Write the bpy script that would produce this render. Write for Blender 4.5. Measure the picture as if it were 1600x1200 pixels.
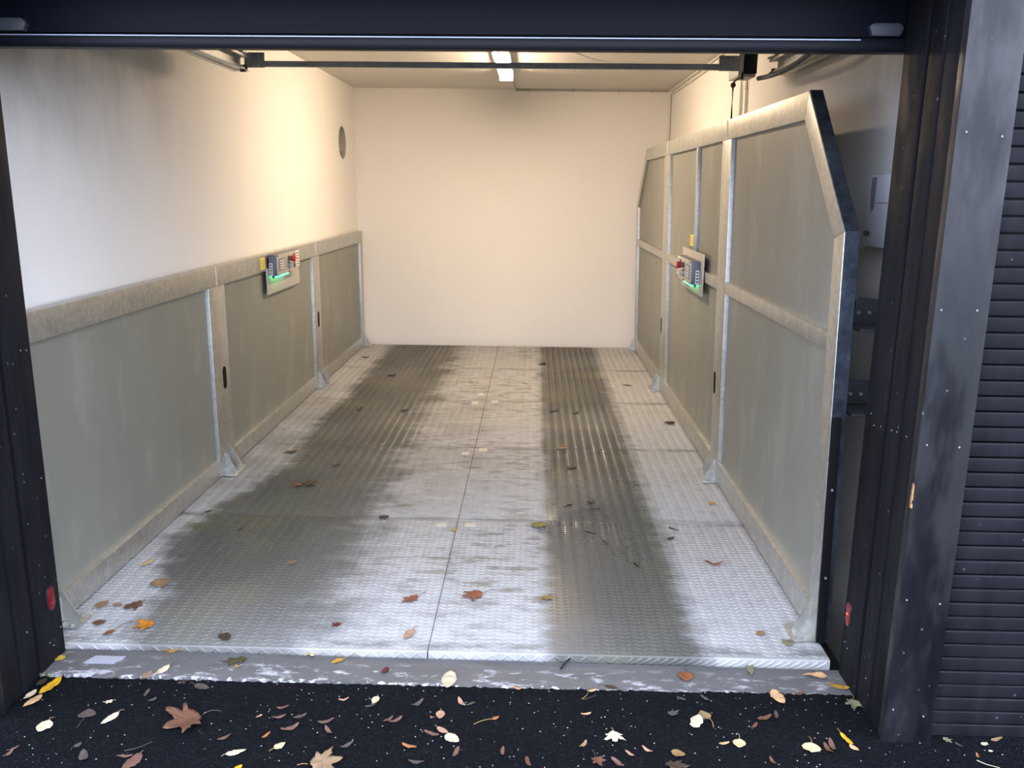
import bpy, bmesh, math, random
from mathutils import Vector, Matrix, noise as mnoise

for o in list(bpy.data.objects):
    bpy.data.objects.remove(o, do_unlink=True)
scene = bpy.context.scene
COL = scene.collection
random.seed(7)

# ---------------------------------------------------------------- camera
YAW, PIT, ROL, FPX = 0.0241, 0.2247, 0.0106, 1336.95
fwd = Vector((-math.sin(YAW)*math.cos(PIT), math.cos(YAW)*math.cos(PIT), -math.sin(PIT)))
rgt = Vector((math.cos(YAW), math.sin(YAW), 0))
upv = rgt.cross(fwd)
r2 = rgt*math.cos(ROL) + upv*math.sin(ROL)
u2 = -rgt*math.sin(ROL) + upv*math.cos(ROL)
cam = bpy.data.cameras.new('camera')
cam.sensor_fit = 'HORIZONTAL'; cam.sensor_width = 36.0; cam.lens = FPX/1600*36.0
cam.clip_start = 0.05; cam.clip_end = 200
camo = bpy.data.objects.new('camera', cam); COL.objects.link(camo)
camo.matrix_world = Matrix(((r2.x, u2.x, -fwd.x, 0), (r2.y, u2.y, -fwd.y, 0), (r2.z, u2.z, -fwd.z, 1.6), (0, 0, 0, 1)))
scene.camera = camo

# ---------------------------------------------------------------- world: even overcast sky
w = bpy.data.worlds.new('overcast_sky'); scene.world = w; w.use_nodes = True
bg = w.node_tree.nodes['Background']
bg.inputs[0].default_value = (0.71, 0.79, 1.0, 1)
bg.inputs[1].default_value = 6.8
LAMP_STRENGTH = 136.0
LAMP_COLOR = (1.0, 0.76, 0.52, 1)

vs = scene.view_settings
vs.view_transform = 'Standard'; vs.look = 'None'; vs.gamma = 1.0; vs.use_curve_mapping = False
vs.exposure = 0.0

# ---------------------------------------------------------------- helpers
WLOC = {}                                   # world translation of every object built here

def link(o, parent=None, wloc=(0, 0, 0)):
    COL.objects.link(o)
    wl = Vector(wloc); WLOC[o.name] = wl
    if parent is not None:
        o.parent = parent; o.location = wl - WLOC[parent.name]
    else:
        o.location = wl
    return o

def tag(o, label=None, cat=None, group=None, kind=None):
    if label: o['label'] = label
    if cat: o['category'] = cat
    if group: o['group'] = group
    if kind: o['kind'] = kind
    return o

def thing(name, loc, label, cat, group=None):
    return tag(link(bpy.data.objects.new(name, None), None, loc), label, cat, group)

class MB:
    """collects shapes in world coordinates; build() links ONE mesh object"""
    def __init__(s): s.v = []; s.f = []
    def add(s, v, f):
        n = len(s.v); s.v += [tuple(p) for p in v]; s.f += [tuple(i+n for i in q) for q in f]; return s
    def box(s, x0, x1, y0, y1, z0, z1):
        v = [(x0,y0,z0),(x1,y0,z0),(x1,y1,z0),(x0,y1,z0),(x0,y0,z1),(x1,y0,z1),(x1,y1,z1),(x0,y1,z1)]
        return s.add(v, [(0,3,2,1),(4,5,6,7),(0,1,5,4),(1,2,6,5),(2,3,7,6),(3,0,4,7)])
    def prism(s, poly, a0, a1, axis='x'):
        """poly: 2-d outline in the two other axes (yz, xz or xy), extruded along axis"""
        def P(p, a):
            return {'x': (a, p[0], p[1]), 'y': (p[0], a, p[1]), 'z': (p[0], p[1], a)}[axis]
        n = len(poly)
        v = [P(p, a0) for p in poly] + [P(p, a1) for p in poly]
        f = [tuple(range(n))[::-1], tuple(range(n, 2*n))] + [(i, (i+1) % n, n+(i+1) % n, n+i) for i in range(n)]
        return s.add(v, f)
    def cyl(s, c, axis, r, h, n=16, r2=None):
        """cylinder or cone from point c along axis letter for h"""
        r2 = r if r2 is None else r2
        v = []
        for k, rr in ((0, r), (1, r2)):
            for i in range(n):
                a = 2*math.pi*i/n; p, q = rr*math.cos(a), rr*math.sin(a)
                d = {'x': (k*h, p, q), 'y': (q, k*h, p), 'z': (p, q, k*h)}[axis]
                v.append((c[0]+d[0], c[1]+d[1], c[2]+d[2]))
        return s.add(v, [tuple(range(n))[::-1], tuple(range(n, 2*n))] + [(i, (i+1) % n, n+(i+1) % n, n+i) for i in range(n)])
    def tube(s, pts, r, n=8):
        pts = [Vector(p) for p in pts]; v = []; rs = r if isinstance(r, (list, tuple)) else [r]*len(pts)
        for i, p in enumerate(pts):
            t = (pts[min(i+1, len(pts)-1)] - pts[max(i-1, 0)]).normalized()
            a = t.cross(Vector((0, 0, 1)))
            if a.length < 1e-3: a = t.cross(Vector((0, 1, 0)))
            a.normalize(); b = a.cross(t)
            for k in range(n):
                an = 2*math.pi*k/n; v.append(p + (a*math.cos(an) + b*math.sin(an))*rs[i])
        f = [tuple(range(n))[::-1], tuple(range((len(pts)-1)*n, len(pts)*n))]
        for i in range(len(pts)-1):
            for k in range(n):
                f.append((i*n+k, i*n+(k+1) % n, (i+1)*n+(k+1) % n, (i+1)*n+k))
        return s.add(v, f)
    def build(s, name, mat, parent=None, bevel=0, smooth=False, xf=None, origin=None):
        v = [Vector(p) for p in s.v]
        if xf: v = [Vector(xf(p)) for p in v]
        lo = Vector([min(p[i] for p in v) for i in range(3)]); hi = Vector([max(p[i] for p in v) for i in range(3)])
        c = Vector(origin) if origin else Vector(((lo.x+hi.x)/2, (lo.y+hi.y)/2, lo.z))
        me = bpy.data.meshes.new(name)
        me.from_pydata([tuple(p-c) for p in v], [], s.f)
        bm = bmesh.new(); bm.from_mesh(me)
        bmesh.ops.recalc_face_normals(bm, faces=bm.faces[:])
        if bevel:
            es = [e for e in bm.edges if len(e.link_faces) == 2 and e.calc_face_angle(0) > 0.5]
            bmesh.ops.bevel(bm, geom=es, offset=bevel, segments=2, affect='EDGES', profile=0.6, clamp_overlap=True)
        if smooth or bevel:
            for f in bm.faces: f.smooth = True
        bm.to_mesh(me); bm.free()
        if smooth or bevel: me.set_sharp_from_angle(angle=math.radians(38))
        me.materials.append(mat)
        return link(bpy.data.objects.new(name, me), parent, c)

def share(src, parent, wloc, name=None):
    o = bpy.data.objects.new(name or src.name.split('.')[0], src.data)
    return link(o, parent, wloc)

# ---------------------------------------------------------------- materials
class NT:
    def __init__(s, name):
        s.m = bpy.data.materials.new(name); s.m.use_nodes = True
        s.t = s.m.node_tree; s.b = s.t.nodes['Principled BSDF']
        s.pos = None
    def n(s, typ, **kw):
        nd = s.t.nodes.new(typ)
        for k, v in kw.items(): setattr(nd, k, v)
        return nd
    def L(s, a, b): s.t.links.new(a, b)
    def P(s):
        if s.pos is None: s.pos = s.n('ShaderNodeNewGeometry').outputs['Position']
        return s.pos
    def xyz(s):
        sp = s.n('ShaderNodeSeparateXYZ'); s.L(s.P(), sp.inputs[0]); return sp.outputs
    def val(s, sock, v):
        if hasattr(v, 'is_linked') or hasattr(v, 'links'): s.L(v, sock)
        else: sock.default_value = v
    def math(s, op, a, b=0.0, c=0.0, clamp=False):
        nd = s.n('ShaderNodeMath', operation=op, use_clamp=clamp)
        s.val(nd.inputs[0], a); s.val(nd.inputs[1], b); s.val(nd.inputs[2], c); return nd.outputs[0]
    def step(s, x, a, b, lo=0.0, hi=1.0):
        nd = s.n('ShaderNodeMapRange', interpolation_type='SMOOTHSTEP')
        s.val(nd.inputs[0], x)
        for i, v in ((1, a), (2, b), (3, lo), (4, hi)): nd.inputs[i].default_value = v
        return nd.outputs[0]
    def noise(s, scale=(1, 1, 1), detail=4, rough=0.55, sc=1.0, off=(0, 0, 0), dist=0.0):
        mp = s.n('ShaderNodeMapping'); s.L(s.P(), mp.inputs[0])
        mp.inputs['Scale'].default_value = scale; mp.inputs['Location'].default_value = off
        nz = s.n('ShaderNodeTexNoise'); s.L(mp.outputs[0], nz.inputs['Vector'])
        nz.inputs['Scale'].default_value = sc; nz.inputs['Detail'].default_value = detail
        nz.inputs['Roughness'].default_value = rough; nz.inputs['Distortion'].default_value = dist
        return nz.outputs['Fac']
    def voro(s, sc, feature='F1', out='Distance', scale=(1, 1, 1)):
        mp = s.n('ShaderNodeMapping'); s.L(s.P(), mp.inputs[0]); mp.inputs['Scale'].default_value = scale
        nz = s.n('ShaderNodeTexVoronoi', feature=feature); s.L(mp.outputs[0], nz.inputs['Vector'])
        nz.inputs['Scale'].default_value = sc
        return nz.outputs[out]
    def mix(s, f, a, b):
        nd = s.n('ShaderNodeMix', data_type='RGBA')
        s.val(nd.inputs[0], f)
        for i, v in ((6, a), (7, b)):
            if isinstance(v, tuple): nd.inputs[i].default_value = (v[0], v[1], v[2], 1)
            else: s.L(v, nd.inputs[i])
        return nd.outputs[2]
    def bump(s, h, strength=0.3, dist=0.002):
        nd = s.n('ShaderNodeBump'); nd.inputs['Strength'].default_value = strength; nd.inputs['Distance'].default_value = dist
        s.L(h, nd.inputs['Height']); s.L(nd.outputs[0], s.b.inputs['Normal'])
    def set(s, color=None, rough=None, metal=None, spec=None):
        for k, v in (('Base Color', color), ('Roughness', rough), ('Metallic', metal), ('Specular IOR Level', spec)):
            if v is None: continue
            if isinstance(v, tuple): s.b.inputs[k].default_value = (v[0], v[1], v[2], 1)
            else: s.val(s.b.inputs[k], v)
        return s.m

def plain(name, col, rough=0.5, metal=0.0, spec=0.5, var=0.12, sc=25, bump=0.0):
    t = NT(name); nz = t.noise(sc=sc, detail=3)
    d = tuple(c*(1-var) for c in col); l = tuple(min(1, c*(1+var)) for c in col)
    if bump: t.bump(nz, bump, 0.002)
    return t.set(t.mix(nz, d, l), rough, metal, spec)

def m_plaster(name, stains):
    t = NT(name); x, y, z = t.xyz()
    a = t.noise(sc=1.3, detail=5); fine = t.noise(sc=90, detail=3)
    col = t.mix(a, (0.81, 0.785, 0.74), (0.87, 0.845, 0.80))
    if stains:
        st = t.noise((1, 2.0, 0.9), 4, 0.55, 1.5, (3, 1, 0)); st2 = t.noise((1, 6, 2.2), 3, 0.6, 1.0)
        zone = t.math('MULTIPLY', t.step(z, 1.45, 2.15), t.step(y, 5.0, 3.0))  # streak stains; on the left wall also door shade put into the colour
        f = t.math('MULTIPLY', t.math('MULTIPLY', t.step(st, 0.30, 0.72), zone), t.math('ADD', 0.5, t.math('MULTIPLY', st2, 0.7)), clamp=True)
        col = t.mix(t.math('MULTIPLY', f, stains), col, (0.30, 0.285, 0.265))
    t.bump(fine, 0.12, 0.002)
    return t.set(col, 0.85, 0, 0.25)

def m_galv(name, base, metal, rough, contrast=0.25, cellw=0.25):
    t = NT(name)
    sp = t.voro(55, out='Color'); cell = t.n('ShaderNodeSeparateColor'); t.L(sp, cell.inputs[0])
    a = t.noise((1, 1, 1), 5, 0.6, 9.0); b = t.noise((6, 6, 1.2), 4, 0.6, 2.5, (5, 2, 1))
    k = t.math('ADD', t.math('MULTIPLY', cell.outputs[0], cellw), t.math('ADD', t.math('MULTIPLY', a, 0.4), t.math('MULTIPLY', b, 0.35)))
    d = tuple(c*(1-contrast) for c in base); l = tuple(min(1, c*(1+contrast)) for c in base)
    t.bump(a, 0.08, 0.003)
    return t.set(t.mix(t.step(k, 0.25, 0.75), d, l), t.math('ADD', rough-0.1, t.math('MULTIPLY', k, 0.2)), metal, 0.4)

def m_panel(name, base, perforated):
    t = NT(name); x, y, z = t.xyz()
    b = t.noise((2, 2, 0.7), 4, 0.6, 2.0, (1, 7, 2)); s2 = t.noise((2, 2.6, 1.2), 5, 0.6, 1.8, (9, 1, 4))
    col = t.mix(b, tuple(c*0.86 for c in base), tuple(c*1.12 for c in base))
    col = t.mix(t.math('MULTIPLY', t.step(s2, 0.52, 0.66), 0.4), col, tuple(min(1, c*1.35) for c in base))
    if perforated:
        wy = t.math('SINE', t.math('MULTIPLY', y, 420.0)); wz = t.math('SINE', t.math('MULTIPLY', z, 420.0))
        hole = t.step(t.math('MULTIPLY', wy, wz), 0.0, 0.5)
        col = t.mix(t.math('MULTIPLY', hole, 0.35), col, tuple(c*0.4 for c in base))
        t.bump(hole, 0.25, 0.001)
    else:
        t.bump(t.noise(sc=180, detail=2), 0.05, 0.001)
    return t.set(col, 0.5, 0.35, 0.4)

def m_floor():
    t = NT('wet_galvanised_tread_plate'); x, y, z = t.xyz()
    n1 = t.noise((2.6, 3.4, 1), 5, 0.62, 1.0); n2 = t.noise((5, 13, 1), 4, 0.6, 1.0, (2, 4, 0)); n3 = t.noise((1.1, 1.0, 1), 3, 0.5, 1.0, (7, 3, 0))
    n4 = t.noise((7, 22, 1), 3, 0.6, 1.0, (1, 9, 0))
    nn = t.math('ADD', t.math('MULTIPLY', t.math('SUBTRACT', n1, 0.5), 1.3), t.math('MULTIPLY', t.math('SUBTRACT', n2, 0.5), 1.1))
    pool = t.math('MULTIPLY', t.step(y, 3.0, 3.5), t.step(y, 4.6, 3.8))                  # wide pool on the left
    # left track: full between -1.40 and -0.80, with a long soft fringe towards the centre
    la = t.math('MULTIPLY', t.math('ADD', t.math('ADD', x, 1.46), t.math('MULTIPLY', pool, 0.16)), 5.5)
    lb_ = t.math('MULTIPLY', t.math('SUBTRACT', -0.66, x), 2.6)
    ra = t.math('MULTIPLY', t.math('SUBTRACT', x, 0.05), 8.0)
    rb_ = t.math('MULTIPLY', t.math('SUBTRACT', 0.64, x), 6.0)
    lf = t.math('MINIMUM', la, lb_); rf = t.math('MINIMUM', ra, rb_)
    left = t.step(t.math('ADD', lf, t.math('MULTIPLY', nn, 1.1)), -0.35, 0.55)
    left = t.math('MULTIPLY', left, t.step(y, 2.6, 3.3, 0.78, 1.0))
    right = t.step(t.math('ADD', rf, t.math('MULTIPLY', nn, 0.8)), -0.25, 0.55)
    pools = t.step(n4, 0.48, 0.64, 0, 0.75)
    mid = t.math('MULTIPLY', pools, t.math('MULTIPLY', t.step(x, -1.3, -0.9), t.step(x, 0.8, 0.3)))
    mid = t.math('MULTIPLY', mid, t.step(n3, 0.35, 0.6, 0.3, 1.0))
    haze_ = t.math('MULTIPLY', t.math('MULTIPLY', t.step(y, 3.7, 4.2), t.step(y, 7.5, 5.8)), t.math('MULTIPLY', t.step(x, 0.2, -0.6), t.step(n1, 0.30, 0.60, 0, 0.45)))
    mid = t.math('MAXIMUM', mid, haze_)
    wet = t.math('MAXIMUM', t.math('MULTIPLY', t.math('MAXIMUM', left, right), t.step(n3, 0.25, 0.6, 0.78, 1.0)), mid)
    # dried film along every seam
    sm = t.math('SUBTRACT', 0.5, t.math('ABSOLUTE', t.math('SUBTRACT', t.math('FRACT', t.math('DIVIDE', t.math('SUBTRACT', y, 2.706), 1.175)), 0.5)))
    seam = t.math('MULTIPLY', t.step(sm, 0.05, 0.0), t.step(n2, 0.36, 0.60, 0.1, 0.65))
    wet = t.math('MAXIMUM', wet, seam)
    dry = t.mix(n1, (0.325, 0.323, 0.32), (0.44, 0.437, 0.43))
    dry = t.mix(t.step(t.noise((9, 9, 1), 4, 0.6, 2.0), 0.45, 0.75, 0, 0.45), dry, (0.235, 0.233, 0.228))
    wcol = t.mix(n3, (0.055, 0.057, 0.05), (0.095, 0.095, 0.085))
    wcol = t.mix(t.step(t.noise((2, 2, 1), 2, 0.5, 1.0, (3, 8, 0)), 0.50, 0.70, 0, 0.4), wcol, (0.13, 0.125, 0.065))
    col = t.mix(wet, dry, wcol)
    rough = t.math('SUBTRACT', t.math('ADD', 0.60, t.math('MULTIPLY', n1, 0.1)), t.math('MULTIPLY', wet, 0.30))
    puddle = t.math('MULTIPLY', right, t.math('MULTIPLY', t.step(t.noise((4, 2.2, 1), 3, 0.6, 1.0, (4, 6, 0)), 0.44, 0.74), t.math('MULTIPLY', t.step(y, 2.9, 3.6), t.step(y, 5.8, 5.0))))
    rough = t.math('SUBTRACT', rough, t.math('MULTIPLY', puddle, 0.24))
    t.bump(t.noise(sc=140, detail=2), 0.06, 0.001)
    return t.set(col, rough, 0.05, t.math('ADD', 0.35, t.math('MULTIPLY', puddle, 0.25)))

def m_asphalt():
    t = NT('wet_black_asphalt')
    v = t.voro(170); c = t.voro(170, out='Color'); sc = t.n('ShaderNodeSeparateColor'); t.L(c, sc.inputs[0])
    speck = t.math('MULTIPLY', t.step(sc.outputs[0], 0.985, 0.99), t.step(v, 0.45, 0.30))
    patch = t.noise(sc=2.0, detail=4)
    col = t.mix(patch, (0.0016, 0.002, 0.003), (0.004, 0.005, 0.007))
    col = t.mix(t.step(sc.outputs[1], 0.75, 0.95, 0, 0.6), col, (0.010, 0.012, 0.016))
    col = t.mix(speck, col, (0.45, 0.45, 0.45))
    t.bump(t.math('ADD', v, t.math('MULTIPLY', t.noise(sc=60, detail=3), 0.8)), 0.8, 0.006)
    return t.set(col, 0.75, 0, 0.07)

def m_concrete():
    t = NT('stained_concrete'); x, y, z = t.xyz()
    a = t.noise((3, 6, 3), 5, 0.65, 1.5); b = t.noise((4, 10, 4), 4, 0.7, 3.0, (3, 3, 1)); f = t.noise(sc=120, detail=3)
    col = t.mix(a, (0.06, 0.06, 0.06), (0.13, 0.128, 0.126))
    white = t.math('MULTIPLY', t.step(b, 0.52, 0.66), t.step(y, 2.64, 2.56))
    col = t.mix(t.math('MULTIPLY', white, 0.75), col, (0.46, 0.46, 0.48))
    grit = t.math('MULTIPLY', t.step(t.noise(sc=45, detail=3), 0.56, 0.62), t.step(y, 2.516, 2.504))
    col = t.mix(grit, col, (0.5, 0.5, 0.5))
    t.bump(t.math('ADD', f, a), 0.35, 0.003)
    return t.set(col, 0.6, 0, 0.4)

def m_paint(name, dark, light, rough, spec, scuffs=0.5, blotch=0.2):
    t = NT(name)
    a = t.noise((9, 9, 1.2), 5, 0.65, 1.6); g = t.noise((60, 60, 1.5), 3, 0.6, 2.0); dots = t.voro(70); c = t.voro(70, out='Color')
    sc = t.n('ShaderNodeSeparateColor'); t.L(c, sc.inputs[0])
    col = t.mix(t.step(a, 0.35, 0.7), dark, light)
    drop = t.math('MULTIPLY', t.step(sc.outputs[0], 0.99, 0.993), t.step(dots, 0.35, 0.2))
    col = t.mix(t.math('MULTIPLY', drop, scuffs), col, (0.25, 0.26, 0.28))
    t.bump(g, 0.15, 0.002)
    return t.set(col, t.math('ADD', rough-blotch/2, t.math('MULTIPLY', t.step(t.noise((7, 7, 2.2), 5, 0.6, 1.5, (2, 2, 7)), 0.35, 0.65), blotch)), 0, spec)

def m_emit(name, col, strength):
    t = NT(name); t.b.inputs['Base Color'].default_value = col
    t.b.inputs['Emission Color'].default_value = col; t.b.inputs['Emission Strength'].default_value = strength
    return t.m

def m_leaf(name, c, spots=0.25, dark=None):
    t = NT(name); a = t.noise(sc=70, detail=4); b = t.noise(sc=18, detail=2)
    dark = dark or tuple(k*0.45 for k in c)
    col = t.mix(t.step(b, 0.35, 0.7), c, tuple(k*0.78 for k in c))
    col = t.mix(t.step(a, 0.62, 0.72, 0, spots), col, dark)
    t.bump(a, 0.3, 0.002)
    return t.set(col, 0.55, 0, 0.4)

M = dict(
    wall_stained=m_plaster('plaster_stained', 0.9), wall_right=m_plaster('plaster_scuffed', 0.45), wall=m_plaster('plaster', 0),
    ceiling=plain('ceiling_board', (0.66, 0.63, 0.58), 0.85, var=0.05, sc=3),
    galv=m_galv('galvanised_steel', (0.52, 0.52, 0.485), 0.88, 0.42, 0.16),
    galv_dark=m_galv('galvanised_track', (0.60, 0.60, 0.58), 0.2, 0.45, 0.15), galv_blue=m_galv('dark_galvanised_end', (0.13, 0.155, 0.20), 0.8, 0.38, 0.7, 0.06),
    panel=m_panel('panel_sheet', (0.255, 0.26, 0.225), False), panel_perf=m_panel('perforated_sheet', (0.275, 0.275, 0.24), True),
    floor=m_floor(), asphalt=m_asphalt(), concrete=m_concrete(),
    frame=m_paint('charcoal_frame_paint', (0.0075, 0.0078, 0.010), (0.0125, 0.0128, 0.0155), 0.55, 0.05, 0.25),
    board=m_paint('weathered_black_board', (0.004, 0.0045, 0.0065), (0.009, 0.0095, 0.0125), 0.50, 0.5, 0.25, 0.38),
    clad=m_paint('black_cladding_stain', (0.006, 0.0065, 0.0085), (0.011, 0.0115, 0.015), 0.6, 0.18, 0.2),
    navy=plain('navy_door_paint', (0.003, 0.005, 0.011), 0.5, spec=0.15, var=0.15, sc=6),
    navy_dark=plain('navy_seal_profile', (0.003, 0.004, 0.009), 0.5, spec=0.3, var=0.3, sc=14),
    alu=plain('bare_profile_edge', (0.35, 0.40, 0.5), 0.4, 0.5),
    handle=plain('grey_plastic_handle', (0.045, 0.05, 0.062), 0.5),
    rubber=plain('black_rubber', (0.004, 0.004, 0.0045), 0.7, spec=0.12), black=plain('black_plastic', (0.012, 0.012, 0.014), 0.5),
    navybox=plain('opener_cover', (0.008, 0.012, 0.025), 0.4),
    cream=plain('cream_plastic', (0.72, 0.70, 0.62), 0.5, var=0.04), white=plain('white_plastic', (0.68, 0.70, 0.75), 0.45, var=0.05),
    grey=plain('mid_grey_plastic', (0.22, 0.23, 0.26), 0.5), dark=plain('dark_steel', (0.05, 0.052, 0.06), 0.5, 0.4),
    zinc=plain('zinc_screw', (0.42, 0.42, 0.44), 0.4, 0.7), steel=m_galv('brushed_cover', (0.50, 0.48, 0.43), 0.35, 0.42, 0.08),
    bluegrey=plain('blue_grey_casting', (0.13, 0.14, 0.175), 0.45, 0.3),
    red=plain('red_plastic', (0.42, 0.018, 0.03), 0.35), maroon=plain('dark_red_ball', (0.08, 0.012, 0.012), 0.5),
    yellow=plain('yellow_sticker', (0.80, 0.66, 0.10), 0.5, var=0.06), yellow_print=plain('sticker_print', (0.30, 0.22, 0.05), 0.5),
    paper=plain('white_label', (0.78, 0.76, 0.72), 0.6, var=0.05), ink=plain('label_ink', (0.10, 0.09, 0.09), 0.6), inkred=plain('label_ink_red', (0.55, 0.12, 0.10), 0.6),
    green=m_emit('green_status_light', (0.05, 1.0, 0.28, 1), 5.5), redled=m_emit('red_indicator', (1.0, 0.10, 0.06, 1), 3.0),
    redlens=plain('red_sensor_lens', (0.13, 0.005, 0.010), 0.2),
    tube=m_emit('fluorescent_diffuser', LAMP_COLOR, LAMP_STRENGTH),
    wood=plain('raw_split_wood', (0.34, 0.17, 0.07), 0.7, sc=80, var=0.4), duct=plain('grey_duct', (0.42, 0.41, 0.37), 0.6),
    plate_mark=plain('pale_worn_patch', (0.47, 0.44, 0.37), 0.6, sc=90, var=0.25), glossplate=plain('shiny_plate', (0.55, 0.6, 0.75), 0.2, 0.6),
)
# ================================================================ the setting
XL, XR0 = -1.687, 1.0132                    # inner faces of the two side barriers
WL, WR, YB, ZC = -1.7593, 1.2875, 8.60, 2.508
JL, JR, YJ, YF = -1.6012, 1.0552, 2.645, 2.266

# asphalt: a slab with a ragged edge that laps over the sill
b = MB(); n = 420; edge = []
for i in range(n+1):
    x = -1.75 + 3.3*i/n
    e = 2.505 + 0.006*mnoise.noise((x*9, 0, 0)) + 0.012*mnoise.noise((x*70, 3, 0))
    edge.append((x, e))
poly = [(-14, 2.30), (-14, -16), (14, -16), (14, 2.34), (1.55, 2.34)] + edge[::-1] + [(-1.75, 2.30)]
b.prism(poly, -0.12, 0.012, 'z')
tag(b.build('ground', M['asphalt']), 'black wet asphalt in front of the garage', kind='structure')

b = MB(); fr = []
for i in range(361):
    x = -1.78 + 3.13*i/360
    fr.append((x, 2.499 + 0.006*mnoise.noise((x*7, 9, 0)) + 0.010*mnoise.noise((x*55, 5, 0))))
b.prism(fr + [(1.35, 2.655), (-1.78, 2.655)], -0.30, 0.0, 'z')
def slope(p): return p if p[2] < -0.1 else (p[0], p[1], 0.024 - 0.016*(p[0]+1.78)/3.13)
tag(b.build('threshold', M['concrete'], xf=slope), 'grey stained concrete sill under the door', kind='structure')
tag(MB().box(WL-0.2, WR+0.2, 2.655, YB+0.2, -0.40, -0.30).build('floor', M['concrete']), 'concrete pit floor under the lift platform', kind='structure')

def wall_with_hole(x, hx, cy, cz, r):
    """left wall as a slab between x and hx, with a round hole"""
    N = 32; ring = [(cy + r*math.cos(2*math.pi*i/N), cz + r*math.sin(2*math.pi*i/N)) for i in range(N)]
    s = 0.3; sq = []
    for i in range(N):
        a = 2*math.pi*i/N; k = s/max(abs(math.cos(a)), abs(math.sin(a))); sq.append((cy+k*math.cos(a), cz+k*math.sin(a)))
    mb = MB()
    v = [(x, p, q) for p, q in ring] + [(x, p, q) for p, q in sq] + [(hx, p, q) for p, q in ring]
    f = [(i, (i+1) % N, N+(i+1) % N, N+i) for i in range(N)] + [(i, 2*N+i, 2*N+(i+1) % N, (i+1) % N) for i in range(N)]
    mb.add(v, f)
    y0, y1, z0, z1 = 2.605, YB+0.2, -0.30, ZC+0.02
    for (a, bb, c, d) in ((y0, cy-s, z0, z1), (cy+s, y1, z0, z1), (cy-s, cy+s, z0, cz-s), (cy-s, cy+s, cz+s, z1)):
        mb.add([(x, a, c), (x, bb, c), (x, bb, d), (x, a, d)], [(0, 1, 2, 3)])
    mb.box(hx-0.02, hx, y0, y1, z0, z1)
    return mb
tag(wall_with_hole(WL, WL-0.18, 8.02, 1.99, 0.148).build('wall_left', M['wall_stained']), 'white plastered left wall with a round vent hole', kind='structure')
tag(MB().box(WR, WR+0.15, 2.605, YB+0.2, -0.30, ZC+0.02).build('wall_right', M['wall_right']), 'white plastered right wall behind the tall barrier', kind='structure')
tag(MB().box(WL, WR, YB, YB+0.15, -0.30, ZC+0.02).build('wall_back', M['wall']), 'plain cream rear wall of the garage', kind='structure')
tag(MB().box(WL-0.25, WR+0.2, 2.605, YB+0.2, ZC+0.02, ZC+0.16).build('ceiling', M['ceiling']), 'pale ceiling of the garage', kind='structure')

# front of the building
tag(MB().box(-4.2, -1.78, 2.33, 2.60, -0.1, 2.9).build('wall_front_left', M['clad']), 'black front wall left of the opening', kind='structure')
wf = tag(MB().box(1.18, 4.2, 2.325, 2.60, -0.1, 2.9).build('wall_front_right', M['clad']), 'black slatted timber wall right of the opening', kind='structure')
tag(MB().box(-1.78, 1.18, 2.27, 2.58, 2.16, 2.9).build('wall_front_top', M['frame']), 'charcoal lintel above the garage door', kind='structure')
tag(MB().box(-4.3, 4.3, 2.2, 9.0, 2.9, 3.0).build('roof', M['rubber']), 'flat dark roof', kind='structure')
# individual cladding boards
src = None
zz = 0.013; k = 0
while zz < 2.86:
    if src is None:
        h = 0.0382
        mb = MB().prism([(2.302, zz), (2.325, zz), (2.325, zz+h), (2.305, zz+h), (2.302, zz+h-0.003)], 1.19, 3.9, 'x')
        src = mb.build('cladding_board', M['clad'], wf, bevel=0.0012)
        c0 = WLOC[src.name].copy()
    else:
        o = share(src, wf, c0 + Vector((0, random.uniform(-0.0015, 0.0015), k*0.0438)), 'cladding_board')
    k += 1; zz += 0.0438

# door jambs: charcoal boards with small steps between them
def jamb(name, sx, x, label):
    """sx = +1: body extends to +x (right jamb); visible face at x"""
    T = 0.125
    root = tag(MB().box(*sorted((x, x+sx*T)), 2.502, YJ, 0.009, 2.16).build(name, M['frame'], bevel=0.004), label, kind='structure')
    MB().box(*sorted((x+sx*0.008, x+sx*T)), 2.482, 2.502, 0.0, 2.16).build('groove_strip', M['rubber'], root)
    MB().box(*sorted((x+sx*0.002, x+sx*T)), 2.398, 2.482, 0.0, 2.16).build('jamb_board', M['frame'], root, bevel=0.003)
    MB().box(*sorted((x+sx*0.006, x+sx*T)), 2.300, 2.398, 0.0, 2.16).build('jamb_board', M['frame'], root, bevel=0.003)
    return root
trim1 = jamb('trim_1', -1, JL, 'charcoal left jamb of the door opening')
trim2 = jamb('trim_2', 1, JR, 'charcoal right jamb of the door opening')
cb = tag(MB().box(JR, 1.197, YF, 2.300, 0.0, 2.9).build('trim_3', M['board'], bevel=0.003), 'weathered black corner board beside the slatted wall', kind='structure')
tag(MB().box(-1.79, JL, YF, 2.300, 0.0, 2.9).build('trim_4', M['board'], bevel=0.003), 'black corner board left of the opening', kind='structure')
# chipped paint showing wood on the corner of the right jamb
mb = MB()
for i, (dz, h, dx) in enumerate(((0, 0.018, 0.000), (0.014, 0.050, -0.0005))):
    mb.prism([(JR-0.0015+dx, 0.748+dz), (JR+0.0035+dx, 0.746+dz), (JR+0.003+dx, 0.748+dz+h), (JR+0.0005+dx, 0.755+dz+h)], YF-0.002, YF+0.006, 'y')
mb.build('split_wood', M['wood'], cb)
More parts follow.
